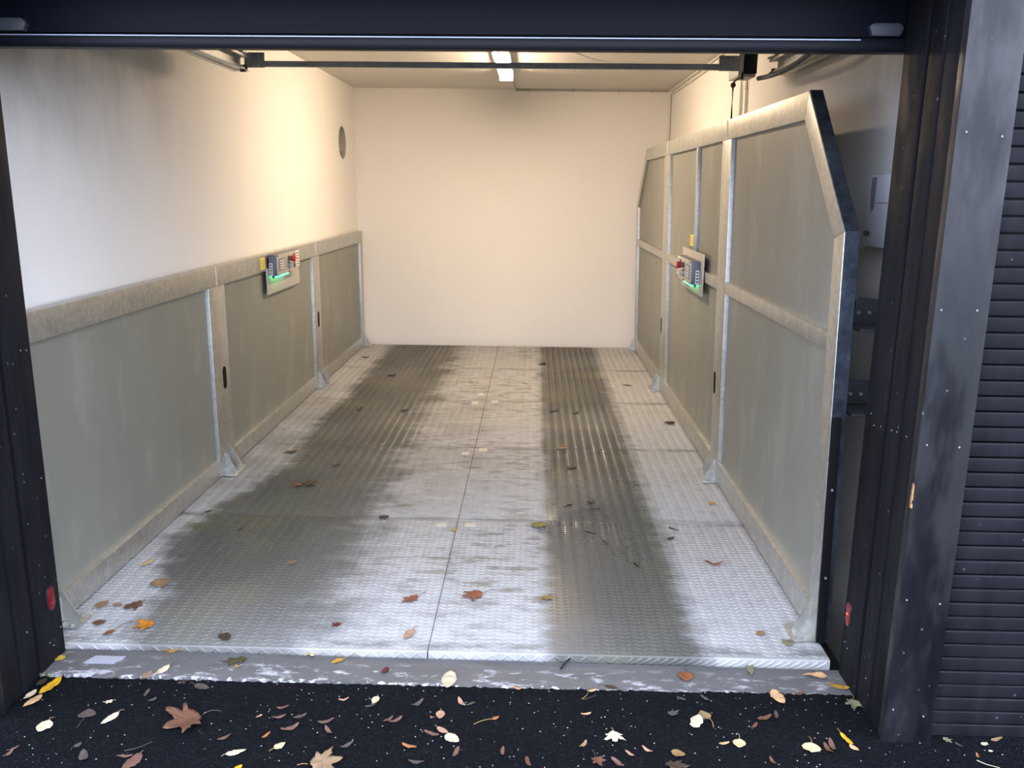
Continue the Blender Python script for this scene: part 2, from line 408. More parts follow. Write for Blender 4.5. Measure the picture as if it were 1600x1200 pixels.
# fixing screws
scr = MB().cyl((0, 0, 0), 'y', 0.0026, -0.0018, 8)
s0 = scr.build('screw', M['grey'], cb, smooth=True, origin=(0, 0, 0)); s0.location = Vector((1.072, YF, 1.30)) - WLOC[cb.name]
for (x, z) in ((1.165, 1.30), (1.078, 0.93), (1.166, 0.925), (1.075, 0.47), (1.17, 0.46), (1.075, 0.12), (1.165, 0.10), (1.08, 1.75), (1.17, 1.74)):
    share(s0, cb, (x, YF, z), 'screw')
scx = MB().cyl((0, 0, 0), 'x', 0.0026, -0.0015, 8)
s1 = scx.build('screw', M['zinc'], trim2, smooth=True, origin=(0, 0, 0)); s1.location = Vector((JR, 2.60, 0.93)) - WLOC[trim2.name]
for (y, z) in ((2.57, 0.90), (2.52, 0.91), (2.445, 0.92), (2.41, 0.925), (2.345, 0.93), (2.615, 0.14), (2.59, 0.13), (2.43, 0.12)):
    share(s1, trim2, (JR + (0.002 if y < 2.5 else 0), y, z), 'screw')
scl = MB().cyl((0, 0, 0), 'x', 0.0026, 0.0015, 8)
s2 = scl.build('screw', M['zinc'], trim1, smooth=True, origin=(0, 0, 0)); s2.location = Vector((JL, 2.62, 1.085)) - WLOC[trim1.name]
for (y, z) in ((2.59, 1.09), (2.62, 0.66), (2.56, 0.10), (2.63, 0.12), (2.58, 0.08), (2.45, 0.2)):
    share(s2, trim1, (JL - (0.002 if y < 2.5 else 0), y, z), 'screw')

# sectional door, rolled up: lowest section still hangs in the opening
door = tag(MB().box(-1.66, 1.12, 2.66, 2.70, 2.036, 2.30).build('door_1', M['navy'], bevel=0.004), 'dark navy sectional garage door rolled up under the lintel', kind='structure')
MB().prism([(2.652, 1.994), (2.700, 1.994), (2.702, 2.012), (2.700, 2.034), (2.652, 2.034), (2.648, 2.012)], -1.66, 1.12, 'x').build('bottom_seal', M['navy_dark'], door, bevel=0.006)
MB().box(-1.64, 0.93, 2.6465, 2.653, 2.0255, 2.0285).build('seal_edge', M['alu'], door)
for i in range(4):
    y0 = 2.86 + i*0.43
    MB().box(-1.62, 1.08, y0, y0+0.425, 2.335, 2.375).build('door_section', M['navy'], door, bevel=0.004)
MB().prism([(2.66, 2.304), (2.70, 2.304), (2.75, 2.33), (2.856, 2.337), (2.856, 2.377), (2.73, 2.37)], -1.62, 1.08, 'x').build('door_section', M['navy'], door)
def lift_handle(x0, x1):
    hp = [(x0, 2.063), (x0+0.012, 2.072), (x1-0.012, 2.072), (x1, 2.058), (x1-0.010, 2.036), (x0+0.010, 2.036)]
    MB().prism(hp, 2.636, 2.660, 'y').build('lifting_handle', M['handle'], door, bevel=0.004)
lift_handle(-1.605, -1.498); lift_handle(0.948, 1.047)

# ================================================================ lift platform
plat = thing('lift_platform', (-0.337, 2.67, 0.0), 'galvanised tread-plate lift platform with two dark wet wheel tracks', 'platform')
MB().box(-1.735, 1.030, 2.70, 8.55, -0.10, 0.030).build('platform_frame', M['dark'], plat)
def tread_mesh(nx, ny, x0, x1, y0, y1):
    v = []; f = []; px, py = (x1-x0)/nx, (y1-y0)/ny
    for i in range(nx):
        cx = x0 + (i+0.5)*px; sg = 1 if i % 2 else -1
        for j in range(ny):
            cy = y0 + (j+0.5)*py
            if cy > y1-0.008: continue
            a = sg*0.50; ca, sa = math.cos(a), math.sin(a); n = len(v)
            for (p, q, r) in ((-0.0145, 0, 0), (0, -0.0048, 0), (0.0145, 0, 0), (0, 0.0048, 0), (-0.009, 0, 0.0026), (0.009, 0, 0.0026)):
                v.append((cx + p*ca - q*sa, cy + p*sa + q*ca, r))
            f += [(n, n+1, n+4), (n+1, n+5, n+4), (n+1, n+2, n+5), (n+2, n+3, n+5), (n+3, n+4, n+5), (n+3, n, n+4)]
    return v, f
rows = [2.668, 3.884, 5.054, 6.229, 7.404, 8.54]
cols = [-1.738, -0.346, 1.034]
for r in range(5):
    for c in range(2):
        g = 0.0012
        x0, x1, y0, y1 = cols[c]+g, cols[c+1]-g, rows[r]+2.4*g, rows[r+1]-2.4*g
        pl = MB().box(x0, x1, y0, y1, 0.030, 0.040).build('floor_plate', M['floor'], plat, bevel=0.001)
        v, f = tread_mesh(50, 46, x0+0.005, x1-0.005, y0+0.004, y1-0.004)
        me = bpy.data.meshes.new('tread_bars')
        cc = Vector(((x0+x1)/2, (y0+y1)/2, 0.0398))
        me.from_pydata([(p[0]-cc.x, p[1]-cc.y, p[2]) for p in v], [], f); me.materials.append(M['floor'])
        tag(link(bpy.data.objects.new('tread_bars', me), pl, cc), kind='stuff')
for (x, y, sx, sy) in ((-0.419, 3.80, 0.05, 0.045), (-0.282, 3.808, 0.055, 0.05), (-0.395, 4.92, 0.045, 0.06), (-0.292, 5.0, 0.05, 0.07), (-0.423, 6.163, 0.05, 0.08), (-0.278, 6.212, 0.05, 0.07), (-0.392, 6.43, 0.04, 0.08)):
    MB().box(x-sx/2, x+sx/2, y-sy/2, y+sy/2, 0.0398, 0.0432).build('plate_marking', M['plate_mark'], plat, bevel=0.0015)
# folded front lip with the tread running over it
for c in range(2):
    g = 0.002
    lip = MB().prism([(2.664, 0.004), (2.672, 0.004), (2.672, 0.0398), (2.668, 0.0402), (2.664, 0.036)], cols[c]+g, cols[c+1]-g, 'x').build('front_lip', M['floor'], plat)
    mb = MB(); x = cols[c]+0.02; i = 0
    while x < cols[c+1]-0.02:
        s = 1 if (i % 2 or x > 0.35) else -1
        w2 = 0.016 if x < 0.35 else 0.022; h2 = 0.013
        zc = 0.022
        p = [(x-w2*1.0, zc-s*h2), (x-w2*0.5, zc-s*h2-0.001), (x+w2, zc+s*h2), (x+w2*0.5, zc+s*h2+0.001)]
        mb.add([(q[0], 2.6642, q[1]) for q in p] + [(x-w2*0.6, 2.6605, zc-s*h2*0.6), (x+w2*0.6, 2.6605, zc+s*h2*0.6)], [(0, 1, 4), (1, 2, 5, 4), (2, 3, 5), (3, 0, 4, 5)])
        x += 0.027 if x < 0.35 else 0.030; i += 1
    tag(mb.build('lip_tread', M['floor'], lip), kind='stuff')

# ================================================================ side barriers
def slot_prism(cx0, cx1, cy, cz, w, h):
    pts = []
    for i in range(17):
        a = math.pi*i/16; pts.append((cy + w/2*math.cos(a), cz + h/2 - w/2 + w/2*math.sin(a)))
    for i in range(17):
        a = math.pi + math.pi*i/16; pts.append((cy + w/2*math.cos(a), cz - h/2 + w/2 + w/2*math.sin(a)))
    return MB().prism(pts, cx0, cx1, 'x')

def foot(root, y, side, x, xf=None, half=0.095, gus=(-0.05, 0.05)):
    """side +1: plate reaches towards +x from barrier face x"""
    d = side
    fp = MB().box(*sorted((x, x+d*0.075)), y-half, y+half, 0.0428, 0.051).build('foot_plate', M['galv'], root, bevel=0.0015, xf=xf)
    for gy in gus:
        tri = [(x, 0.051), (x+d*0.062, 0.051), (x+d*0.062, 0.060), (x+d*0.008, 0.165), (x, 0.165)]
        MB().prism(tri, y+gy-0.004, y+gy+0.004, 'y').build('gusset', M['galv'], fp, xf=xf)
    for gy in (-half*0.75, half*0.75):
        MB().cyl((x+d*0.045, y+gy, 0.051), 'z', 0.010, 0.008, 6).build('bolt', M['zinc'], fp, xf=xf)

# ---- low barrier on the left
lb = thing('side_barrier', (XL-0.025, 5.57, 0.04), 'low galvanised side barrier with three sheet panels along the left wall', 'barrier')
X0, X1 = XL-0.05, XL
Y0l, Y1l = 2.69, 8.455
MB().box(X0, X1, Y0l, Y1l, 1.075, 1.18).build('top_rail', M['galv'], lb, bevel=0.004)
for (a, c) in ((2.775, 4.40), (4.63, 6.52), (6.73, 8.345)):
    MB().box(X0, X1, a, c, 0.052, 0.145).build('bottom_rail', M['galv'], lb, bevel=0.004)
    MB().box(X0+0.014, X1-0.022, a-0.004, c+0.004, 0.140, 1.080).build('infill_panel', M['panel'], lb)
for (a, c) in ((Y0l, 2.775), (4.40, 4.63), (6.52, 6.73), (8.345, Y1l)):
    MB().box(X0, X1-0.0005, a, c, 0.046, 1.075).build('post', M['galv'], lb, bevel=0.004)
for (y, z) in ((4.545, 0.572), (6.635, 0.581)):
    slot_prism(X1-0.004, X1+0.0008, y, z, 0.05, 0.125).build('slot', M['rubber'], lb)
foot(lb, 4.515, 1, X1); foot(lb, 6.625, 1, X1); foot(lb, 8.41, 1, X1, half=0.05, gus=(0.0,)); foot(lb, 2.80, 1, X1, half=0.05, gus=(0.0,))
for y in (4.515, 6.625):
    MB().box(X1-0.0006, X1+0.0012, y-0.012, y+0.012, 1.077, 1.178).build('weld_seam', M['galv_dark'], lb)

# ---- tall barrier on the right, leaning in slightly at the top
def lean(p): return (p[0] - (p[2]-0.04)/1.91*0.044, p[1], p[2])
rb = thing('side_barrier', (XR0+0.025, 5.6, 0.04), 'tall galvanised side barrier with chamfered corners on the right', 'barrier')
X0, X1 = XR0, XR0+0.05
def rp(poly, name, mat='galv', a=X0, c=X1, bevel=0.004):
    return MB().prism(poly, a, c, 'x').build(name, M[mat], rb, bevel=bevel, xf=lean)
rp([(3.231, 1.95), (7.805, 1.95), (7.775, 1.852), (3.262, 1.852)], 'top_rail')
rp([(2.775, 1.477), (3.231, 1.95), (3.262, 1.852), (2.868, 1.452)], 'slanted_rail')
rp([(8.44, 1.46), (7.805, 1.95), (7.775, 1.852), (8.35, 1.435)], 'slanted_rail')
rp([(2.775, 0.046), (2.775, 1.477), (2.868, 1.452), (2.868, 0.046)], 'post')
rp([(8.44, 0.046), (8.44, 1.46), (8.35, 1.435), (8.35, 0.046)], 'post')
bays = ((2.868, 4.45), (4.655, 6.43), (6.69, 8.35))
for (a, c) in ((4.45, 4.655), (6.43, 6.69)):
    rp([(a, 0.046), (c, 0.046), (c, 1.852), (a, 1.852)], 'post')
for (a, c) in bays:
    rp([(a, 0.052), (c, 0.052), (c, 0.165), (a, 0.165)], 'bottom_rail')
    rp([(a, 1.08), (c, 1.08), (c, 1.14), (a, 1.14)], 'middle_rail', bevel=0.003)
    rp([(a-.004, 0.16), (c+.004, 0.16), (c+.004, 1.084), (a-.004, 1.084)], 'infill_panel', 'panel', X0+0.022, X1-0.012, 0)
rp([(5.345, 1.14), (5.385, 1.14), (5.385, 1.852), (5.345, 1.852)], 'mullion', 'galv', X0, X0+0.036, 0.003)
pa, pc = X0+0.022, X1-0.012
rp([(2.862, 1.136), (4.454, 1.136), (4.454, 1.856), (3.255, 1.856), (2.862, 1.45)], 'infill_panel', 'panel_perf', pa, pc, 0)
rp([(4.651, 1.136), (5.349, 1.136), (5.349, 1.856), (4.651, 1.856)], 'infill_panel', 'panel_perf', pa, pc, 0)
rp([(5.381, 1.136), (6.434, 1.136), (6.434, 1.856), (5.381, 1.856)], 'infill_panel', 'panel_perf', pa, pc, 0)
rp([(6.686, 1.136), (8.354, 1.136), (8.354, 1.44), (7.78, 1.856), (6.686, 1.856)], 'infill_panel', 'panel_perf', pa, pc, 0)
for (y, z) in ((4.61, 0.573), (6.65, 0.569)):
    slot_prism(X0-0.0008, X0+0.004, y, z, 0.05, 0.125).build('slot', M['rubber'], rb, xf=lean)
foot(rb, 4.55, -1, X0, lean); foot(rb, 6.72, -1, X0, lean); foot(rb, 8.40, -1, X0, lean, 0.05, (0.0,)); foot(rb, 2.84, -1, X0, lean, 0.06, (0.0,))
rp([(2.7715, 0.05), (2.7715, 1.479), (2.775, 1.477), (2.775, 0.05)], 'end_plate', 'galv_blue', X0+0.003, X1-0.002, 0)  # added mottled galvanised skin, dark outdoor reflections put into its colour
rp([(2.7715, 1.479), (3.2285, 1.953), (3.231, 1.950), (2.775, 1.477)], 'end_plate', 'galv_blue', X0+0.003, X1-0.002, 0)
MB().box(X0+0.001, X0+0.031, 2.759, 2.7715, 0.052, 0.87).build('rubber_strip', M['rubber'], rb, bevel=0.003, xf=lean)
for z in (0.30, 0.62):
    MB().cyl((X0+0.016, 2.762, z), 'y', 0.0045, -0.006, 8).build('screw', M['zinc'], rb, xf=lean)
for y in (4.55, 6.56):
    MB().box(X0-0.0012, X0+0.0006, y-0.012, y+0.012, 1.854, 1.948).build('weld_seam', M['galv_dark'], rb, xf=lean)
# ================================================================ control boxes
def control_box(x, y0, y1, z0, z1, d, py0, py1, pz0, pz1, label, near_first):
    """mounted on a barrier face at x, facing d (+1 to +x)"""
    root = thing('control_box', (x, (y0+y1)/2, pz0), label, 'control box')
    def bx(a, b_, *r): return MB().box(*sorted((x+d*a, x+d*b_)), *r)
    bx(0.000, 0.008, py0, py1, pz0, pz1).build('mounting_plate', M['steel'], root, bevel=0.002)
    bx(0.008, 0.056, y0, y1, z0, z1).build('housing', M['bluegrey'], root, bevel=0.006)
    fx = 0.061
    bx(0.056, fx, y0+0.012, y1-0.006, z0+0.002, z1-0.002).build('face_plate', M['steel'], root, bevel=0.002)
    Y = lambda t: y0 + (y1-y0)*t; Z = lambda t: z0 + (z1-z0)*t
    # printed window plate, key switch, emergency stop, push buttons, label strip
    win = bx(fx, fx+0.003, Y(0.08), Y(0.34), Z(0.22), Z(0.80)).build('name_plate', M['grey'], root, bevel=0.001)
    for k in range(4):
        bx(fx+0.003, fx+0.0036, Y(0.12), Y(0.30), Z(0.30+k*0.12), Z(0.34+k*0.12)).build('printed_line', M['paper'], win)
    es = MB().cyl((x+d*fx, Y(0.50), Z(0.70)), 'x', 0.017, d*0.022, 20).build('emergency_stop', M['ink'], root, smooth=True)
    MB().cyl((x+d*(fx+0.022), Y(0.50), Z(0.70)), 'x', 0.019, d*0.018, 20, 0.026).build('mushroom_head', M['red'], es, smooth=True)
    MB().cyl((x+d*(fx+0.040), Y(0.50), Z(0.70)), 'x', 0.026, d*0.006, 20, 0.018).build('mushroom_cap', M['red'], es, smooth=True)
    ks = MB().cyl((x+d*fx, Y(0.52), Z(0.36)), 'x', 0.024, d*0.010, 20).build('key_switch', M['zinc'], root, smooth=True)
    bx(fx+0.010, fx+0.024, Y(0.50), Y(0.54), Z(0.28), Z(0.44)).build('key', M['steel'], ks)
    for (t, mat) in ((0.76, 'ink'), (0.30, 'ink')):
        pb = MB().cyl((x+d*fx, Y(0.74), Z(t)), 'x', 0.016, d*0.007, 18).build('push_button', M[mat], root, smooth=True)
        MB().cyl((x+d*(fx+0.007), Y(0.74), Z(t)), 'x', 0.011, d*0.004, 16).build('button_cap', M['duct'], pb, smooth=True)
    lab = bx(fx, fx+0.0012, Y(0.82), Y(0.96), Z(0.22), Z(0.97)).build('label_strip', M['paper'], root)
    for k, mt in enumerate(('ink', 'inkred', 'ink', 'inkred', 'ink')):
        bx(fx+0.0012, fx+0.0018, Y(0.84), Y(0.94), Z(0.28+k*0.135), Z(0.335+k*0.135)).build('printed_line', M[mt], lab)
    for (ty, tz) in ((0.045, 0.06), (0.045, 0.94), (0.97, 0.06), (0.5, 0.05)):
        MB().cyl((x+d*fx, Y(ty), Z(tz)), 'x', 0.006, d*0.003, 10).build('screw', M['dark'], root, smooth=True)
    sl = MB().box(*sorted((x+d*0.012, x+d*0.034)), y0-0.001, y0, Z(0.04), Z(0.62)).build('side_label', M['paper'], root)
    for k in range(4):
        MB().box(*sorted((x+d*0.016, x+d*0.030)), y0-0.0016, y0-0.001, Z(0.10+k*0.13), Z(0.17+k*0.13)).build('printed_line', M['ink'], sl)
    # green status light under the housing
    MB().box(*sorted((x+d*0.014, x+d*0.050)), y0+0.02, y0+0.30, z0-0.010, z0).build('status_light', M['green'], root)
    MB().cyl((x+d*0.032, y0+0.012, z0-0.012), 'z', 0.009, 0.012, 12).build('cable_gland', M['ink'], root, smooth=True)
    return root
control_box(-1.6868, 5.40, 5.94, 1.04, 1.175, 1, 5.36, 6.11, 0.925, 1.09, 'grey control box with red stop button on the low left barrier', True)
control_box(0.9835, 5.07, 5.57, 1.055, 1.195, -1, 4.99, 5.70, 0.995, 1.24, 'control box with red stop button on the tall right barrier', True)
def sticker(x, d, y0, y1, z0, z1, label):
    st = tag(MB().box(*sorted((x, x+d*0.0012)), y0, y1, z0, z1).build('warning_sticker', M['yellow']), label, 'sticker')
    for k in range(4):
        t0 = z0 + (z1-z0)*(0.2+0.16*k)
        MB().box(*sorted((x+d*0.0012, x+d*0.0016)), y0+(y1-y0)*0.15, y1-(y1-y0)*0.2, t0, t0+(z1-z0)*0.06).build('printed_line', M['yellow_print'], st)
sticker(-1.6868, 1, 5.262, 5.352, 1.092, 1.165, 'yellow warning sticker on top rail of the low left barrier')
sticker(0.9865, -1, 5.40, 5.50, 1.262, 1.330, 'yellow warning sticker beside mullion above the right control box')

# ================================================================ ceiling light
lamp = thing('ceiling_light', (-0.245, 6.45, 2.528), 'lit white fluorescent batten light running along the ceiling', 'light')
MB().box(-0.305, -0.185, 5.53, 7.22, 2.475, 2.528).build('light_body', M['white'], lamp, bevel=0.006)
prof = []
for i in range(13):
    a = math.pi*i/12; prof.append((-0.245 + 0.050*math.cos(a), 2.475 - 0.036*math.sin(a)))
MB().prism(prof, 5.55, 7.20, 'y').build('diffuser', M['tube'], lamp, smooth=True)
for y in (5.53, 7.20):
    MB().box(-0.300, -0.190, y, y+0.02, 2.438, 2.50).build('end_cap', M['white'], lamp, bevel=0.005)

# ================================================================ door tracks, cross bar, opener
def track(x, d, label, cp=0.02):
    t = thing('door_track', (x, 3.7, 2.17), label, 'track', 'horizontal door tracks')
    # C-shaped rail, open towards the garage centre (d = direction to the centre)
    prof = [(x, 2.170), (x+d*0.050, 2.170), (x+d*0.050, 2.182), (x+d*0.006, 2.176), (x+d*0.006, 2.236), (x+d*0.050, 2.230), (x+d*0.050, 2.242), (x, 2.242)]
    MB().prism(prof, 2.75, 4.585, 'y').build('rail', M['galv_dark'], t)
    MB().box(*sorted((x-d*0.03, x)), 2.75, 4.56, 2.165, 2.215).build('rail_angle', M['galv'], t)
    MB().tube([(x-d*0.015, 4.3, 2.215), (x-d*0.015, 4.3, ZC+0.02)], 0.012, 8).build('ceiling_hanger', M['galv_dark'], t)
    br = MB().box(*sorted((x+d*cp, x+d*(cp+0.105))), 4.585, 4.590, 2.188, 2.262).build('corner_plate', M['galv_dark'], t, bevel=0.001)
    for k in range(3):
        for zz in (2.200, 2.250):
            MB().cyl((x+d*(cp+0.035+0.026*k), 4.585, zz), 'y', 0.0055, -0.003, 8).build('screw', M['zinc'], br)
    MB().box(*sorted((x+d*0.006, x+d*0.06)), 4.45, 4.585, 2.245, 2.252).build('corner_flange', M['galv_dark'], t)
    MB().cyl((x+d*0.02, 4.52, 2.176), 'x', 0.018, d*0.03, 12).build('end_stop', M['black'], t)
track(-1.515, 1, 'horizontal steel door track high on the left wall')
track(1.215, -1, 'horizontal steel door track high on the right, beside the opener', 0.195)
MB_ = MB().prism([(4.590, 2.194), (4.618, 2.194), (4.618, 2.222), (4.614, 2.222), (4.614, 2.198), (4.594, 2.198), (4.594, 2.222), (4.590, 2.222)], -1.46, 1.02, 'x')
tag(MB_.build('cross_bar', M['galv_dark']), 'steel cross bar joining the two door tracks under the ceiling', 'bar')

op = thing('door_opener', (1.075, 4.70, 2.18), 'dark box door opener with cream side at end of right track', 'door opener')
MB().box(1.052, 1.122, 4.64, 4.86, 2.182, 2.33).build('housing', M['navybox'], op, bevel=0.008)
MB().box(1.024, 1.050, 4.63, 4.86, 2.172, 2.33).build('side_cover', M['cream'], op, bevel=0.003)
MB().box(1.030, 1.115, 4.64, 4.80, 2.168, 2.182).build('base_tray', M['cream'], op, bevel=0.002)
pts = []
for i in range(41):
    t = i/40; pts.append((1.125 + 0.0*t, 4.62 - 1.05*t, 2.158 - 0.026*math.sin(math.pi*min(1, t*1.1))**1 + 0.012*t))
fc = thing('flexible_conduit', tuple(pts[0]), 'black ribbed flexible conduit sagging from the door opener', 'conduit')
MB().tube(pts, 0.0075, 10).build('hose', M['black'], fc, smooth=True)
P3 = [Vector(p) for p in pts]
rb0 = None
for i in range(60):
    t = (i+0.5)/60*40; k = int(t); p = P3[k].lerp(P3[min(k+1, 40)], t-k); q = (P3[min(k+1, 40)]-P3[k]).normalized()
    if rb0 is None:
        rb0 = MB().cyl((0, -0.003, 0), 'y', 0.0115, 0.007, 10).build('rib', M['grey'], fc, origin=(0, 0, 0))  # grey on a black hose: highlights put into the rib colour
        rb0.location = p - WLOC[fc.name]
    else: share(rb0, fc, p, 'rib')

pc_ = thing('pull_cord', (1.038, 4.79, 1.72), 'black release cord with dark red ball hanging behind top of the tall barrier', 'cord')
MB().tube([(1.036, 4.60, 2.165), (1.038, 4.78, 2.16), (1.038, 4.795, 2.13), (1.038, 4.79, 2.0), (1.039, 4.785, 1.90), (1.040, 4.785, 1.72)], 0.0045, 6).build('cord', M['rubber'], pc_, smooth=True)
bm = bmesh.new(); bmesh.ops.create_uvsphere(bm, u_segments=16, v_segments=10, radius=0.0145)
me = bpy.data.meshes.new('pull_ball'); bm.to_mesh(me); bm.free(); me.materials.append(M['maroon'])
for p in me.polygons: p.use_smooth = True
link(bpy.data.objects.new('pull_ball', me), pc_, (1.038, 4.795, 2.145))
MB().cyl((1.036, 4.60, 2.150), 'z', 0.008, 0.035, 8).build('cord_clip', M['black'], pc_)

# ================================================================ conduits
def conduit(name, pts, r, label, clips=(), mat='cream', group=None):
    c = thing(name, pts[0], label, 'conduit', group)
    MB().tube(pts, r, 8).build('pipe', M[mat], c, smooth=True)
    for (p, s) in clips:
        MB().box(p[0]-s[0], p[0]+s[0], p[1]-s[1], p[1]+s[1], p[2]-s[2], p[2]+s[2]).build('clip', M[mat], c)
zc = ZC+0.02-0.009
conduit('conduit', [(-0.22, 7.24, zc), (-0.21, 7.9, zc), (-0.20, 8.58, zc-0.004), (0.4, 8.588, zc-0.004), (1.255, 8.588, zc-0.004)], 0.008, 'thin conduit running from light along top of the rear wall',
        [((x, 8.592, zc-0.004), (0.012, 0.008, 0.012)) for x in (-0.08, 0.35, 0.78, 1.1)], 'duct')
conduit('conduit', [(1.272, 8.58, zc), (1.272, 6.5, zc), (1.272, 4.4, zc)], 0.009, 'upper cream conduit along the ceiling edge of the right wall', [((1.276, y, zc), (0.011, 0.012, 0.012)) for y in (7.9, 6.9, 5.9)])
conduit('conduit', [(1.275, 8.50, zc-0.035), (1.275, 6.5, zc-0.035), (1.275, 5.66, zc-0.035)], 0.008, 'lower cream conduit along the ceiling edge of the right wall', [((1.278, y, zc-0.035), (0.010, 0.012, 0.011)) for y in (7.5, 6.4)])
conduit('conduit', [(1.276, 5.66, zc-0.03), (1.276, 5.66, 2.2), (1.276, 5.65, 1.96)], 0.009, 'vertical cream conduit on right wall, farther of two', [((1.279, 5.66, 2.10), (0.008, 0.015, 0.010))])
conduit('conduit', [(1.276, 5.52, zc-0.03), (1.276, 5.52, 2.2), (1.276, 5.50, 1.96)], 0.009, 'vertical cream conduit on right wall, nearer of two', [((1.279, 5.52, 2.13), (0.008, 0.015, 0.010))])
conduit('conduit', [(1.274, 8.585, zc-0.03), (1.274, 8.585, 1.4), (1.274, 8.585, 0.06)], 0.007, 'thin cream conduit down the rear right corner', [])
cpts = [(0.12 + 0.05*i, 5.9 + 0.07*i, 2.520 - 0.042*math.sin(math.pi*i/12)) for i in range(13)]
conduit('cable', cpts, 0.005, 'white cable sagging below the ceiling right of the light', [], 'white')

# ================================================================ vent in the left wall
vt = thing('wall_vent', (WL, 8.02, 1.84), 'round grey vent pipe set into left wall near the rear corner', 'vent')
N = 32; mb = MB()
for (r_, xx) in ((0.147, WL+0.003), (0.147, WL-0.178), (0.139, WL-0.178), (0.139, WL+0.003)):
    mb.v += [(xx, 8.02 + r_*math.cos(2*math.pi*i/N), 1.99 + r_*math.sin(2*math.pi*i/N)) for i in range(N)]
for k in range(4):
    for i in range(N):
        mb.f.append((k*N+i, k*N+(i+1) % N, ((k+1) % 4)*N+(i+1) % N, ((k+1) % 4)*N+i))
mb.build('pipe_sleeve', M['duct'], vt, smooth=True)
MB().cyl((WL-0.172, 8.02, 1.99), 'x', 0.138, 0.004, 32).build('vent_back', M['duct'], vt)
MB().prism([(8.02 + 0.136*math.cos(math.pi + math.pi*(0.18+0.64*i/12)), 1.99 + 0.136*math.sin(math.pi + math.pi*(0.18+0.64*i/12))) for i in range(13)], WL-0.160, WL-0.03, 'x').build('leaf_litter', M['ink'], vt)  # dark segment across the lower part of the vent

# ================================================================ wall cabinet, brackets, sensors
wb = thing('wall_dispenser', (WR, 3.19, 1.40), 'white plastic wall box with slotted front on the right wall', 'wall box')
MB().box(1.225, WR-0.001, 2.98, 3.30, 1.405, 1.665).build('casing', M['white'], wb, bevel=0.012)
MB().prism([(3.185, 1.652), (3.225, 1.652), (3.228, 1.60), (3.222, 1.545), (3.205, 1.53), (3.190, 1.545), (3.186, 1.60)], 1.2225, 1.2265, 'x').build('window_slot', M['grey'], wb)
MB().box(1.2235, 1.226, 2.985, 3.19, 1.562, 1.565).build('lid_joint', M['grey'], wb)
bd = MB().prism([(3.235 + 0.028*math.cos(2*math.pi*i/20), 1.452 + 0.010*math.sin(2*math.pi*i/20)) for i in range(20)], 1.2225, 1.2262, 'x').build('oval_badge', M['ink'], wb)
MB().prism([(3.235 + 0.017*math.cos(2*math.pi*i/16), 1.452 + 0.0045*math.sin(2*math.pi*i/16)) for i in range(16)], 1.2218, 1.2226, 'x').build('badge_mark', M['grey'], bd)

def angle_bracket(z, label):
    a = thing('angle_bracket', (1.19, 2.95, z), label, 'bracket', 'angle brackets behind the right jamb')
    MB().prism([(1.115, z+0.012), (WR-0.001, z+0.012), (WR-0.001, z+0.085), (1.135, z+0.098), (1.118, z+0.090)], 2.985, 2.995, 'y').build('upright_plate', M['dark'], a, bevel=0.001)
    MB().box(1.085, WR-0.001, 2.84, 2.995, z, z+0.010).build('shelf_plate', M['dark'], a, bevel=0.001)
    for x in (1.128, 1.165):
        MB().cyl((x, 2.985, z+0.048), 'y', 0.006, -0.010, 6).build('bolt', M['grey'], a)
angle_bracket(1.145, 'dark steel angle bracket behind tall barrier end, upper of two')
angle_bracket(0.855, 'dark steel angle bracket behind tall barrier end, lower of two')

def sensor(x, d, y, z, lit, label):
    s = thing('light_sensor', (x, y, z-0.045), label, 'sensor', 'door safety sensors')
    def cap(w_, h_, a, c, name, mat, par=s):
        pts = []
        for k in range(2):
            for i in range(11):
                an = math.pi*k + math.pi*i/10
                pts.append((y + w_/2*math.cos(an), z + (1 if k == 0 else -1)*(h_/2-w_/2) + w_/2*math.sin(an)))
        return MB().prism(pts, *sorted((x+d*a, x+d*c)), 'x').build(name, M[mat], par, bevel=0.0015)
    cap(0.046, 0.088, 0.0, 0.003, 'bezel', 'black'); cap(0.038, 0.080, 0.003, 0.006, 'lens', 'redlens')
    for dz in (0.018, -0.018):
        MB().cyl((x+d*0.006, y, z+dz), 'x', 0.011, d*0.001, 14).build('lens_ring', M['redlens'], s)
    MB().cyl((x+d*0.007, y, z+(0.002 if lit else -0.016)), 'x', 0.004, d*0.0015, 10).build('indicator', M['redled' if lit else 'red'], s)
sensor(JR, -1, 2.605, 0.245, True, 'red door sensor with glowing dot low on the right jamb')
sensor(JL, 1, 2.590, 0.247, False, 'unlit red door sensor low on the left jamb')

tag(MB().prism([(-1.500, 2.567), (-1.395, 2.567), (-1.375, 2.612), (-1.480, 2.612)], 0.0225, 0.0255, 'z').build('metal_plate', M['glossplate']), 'small shiny rectangular plate lying on left end of sill', 'plate')

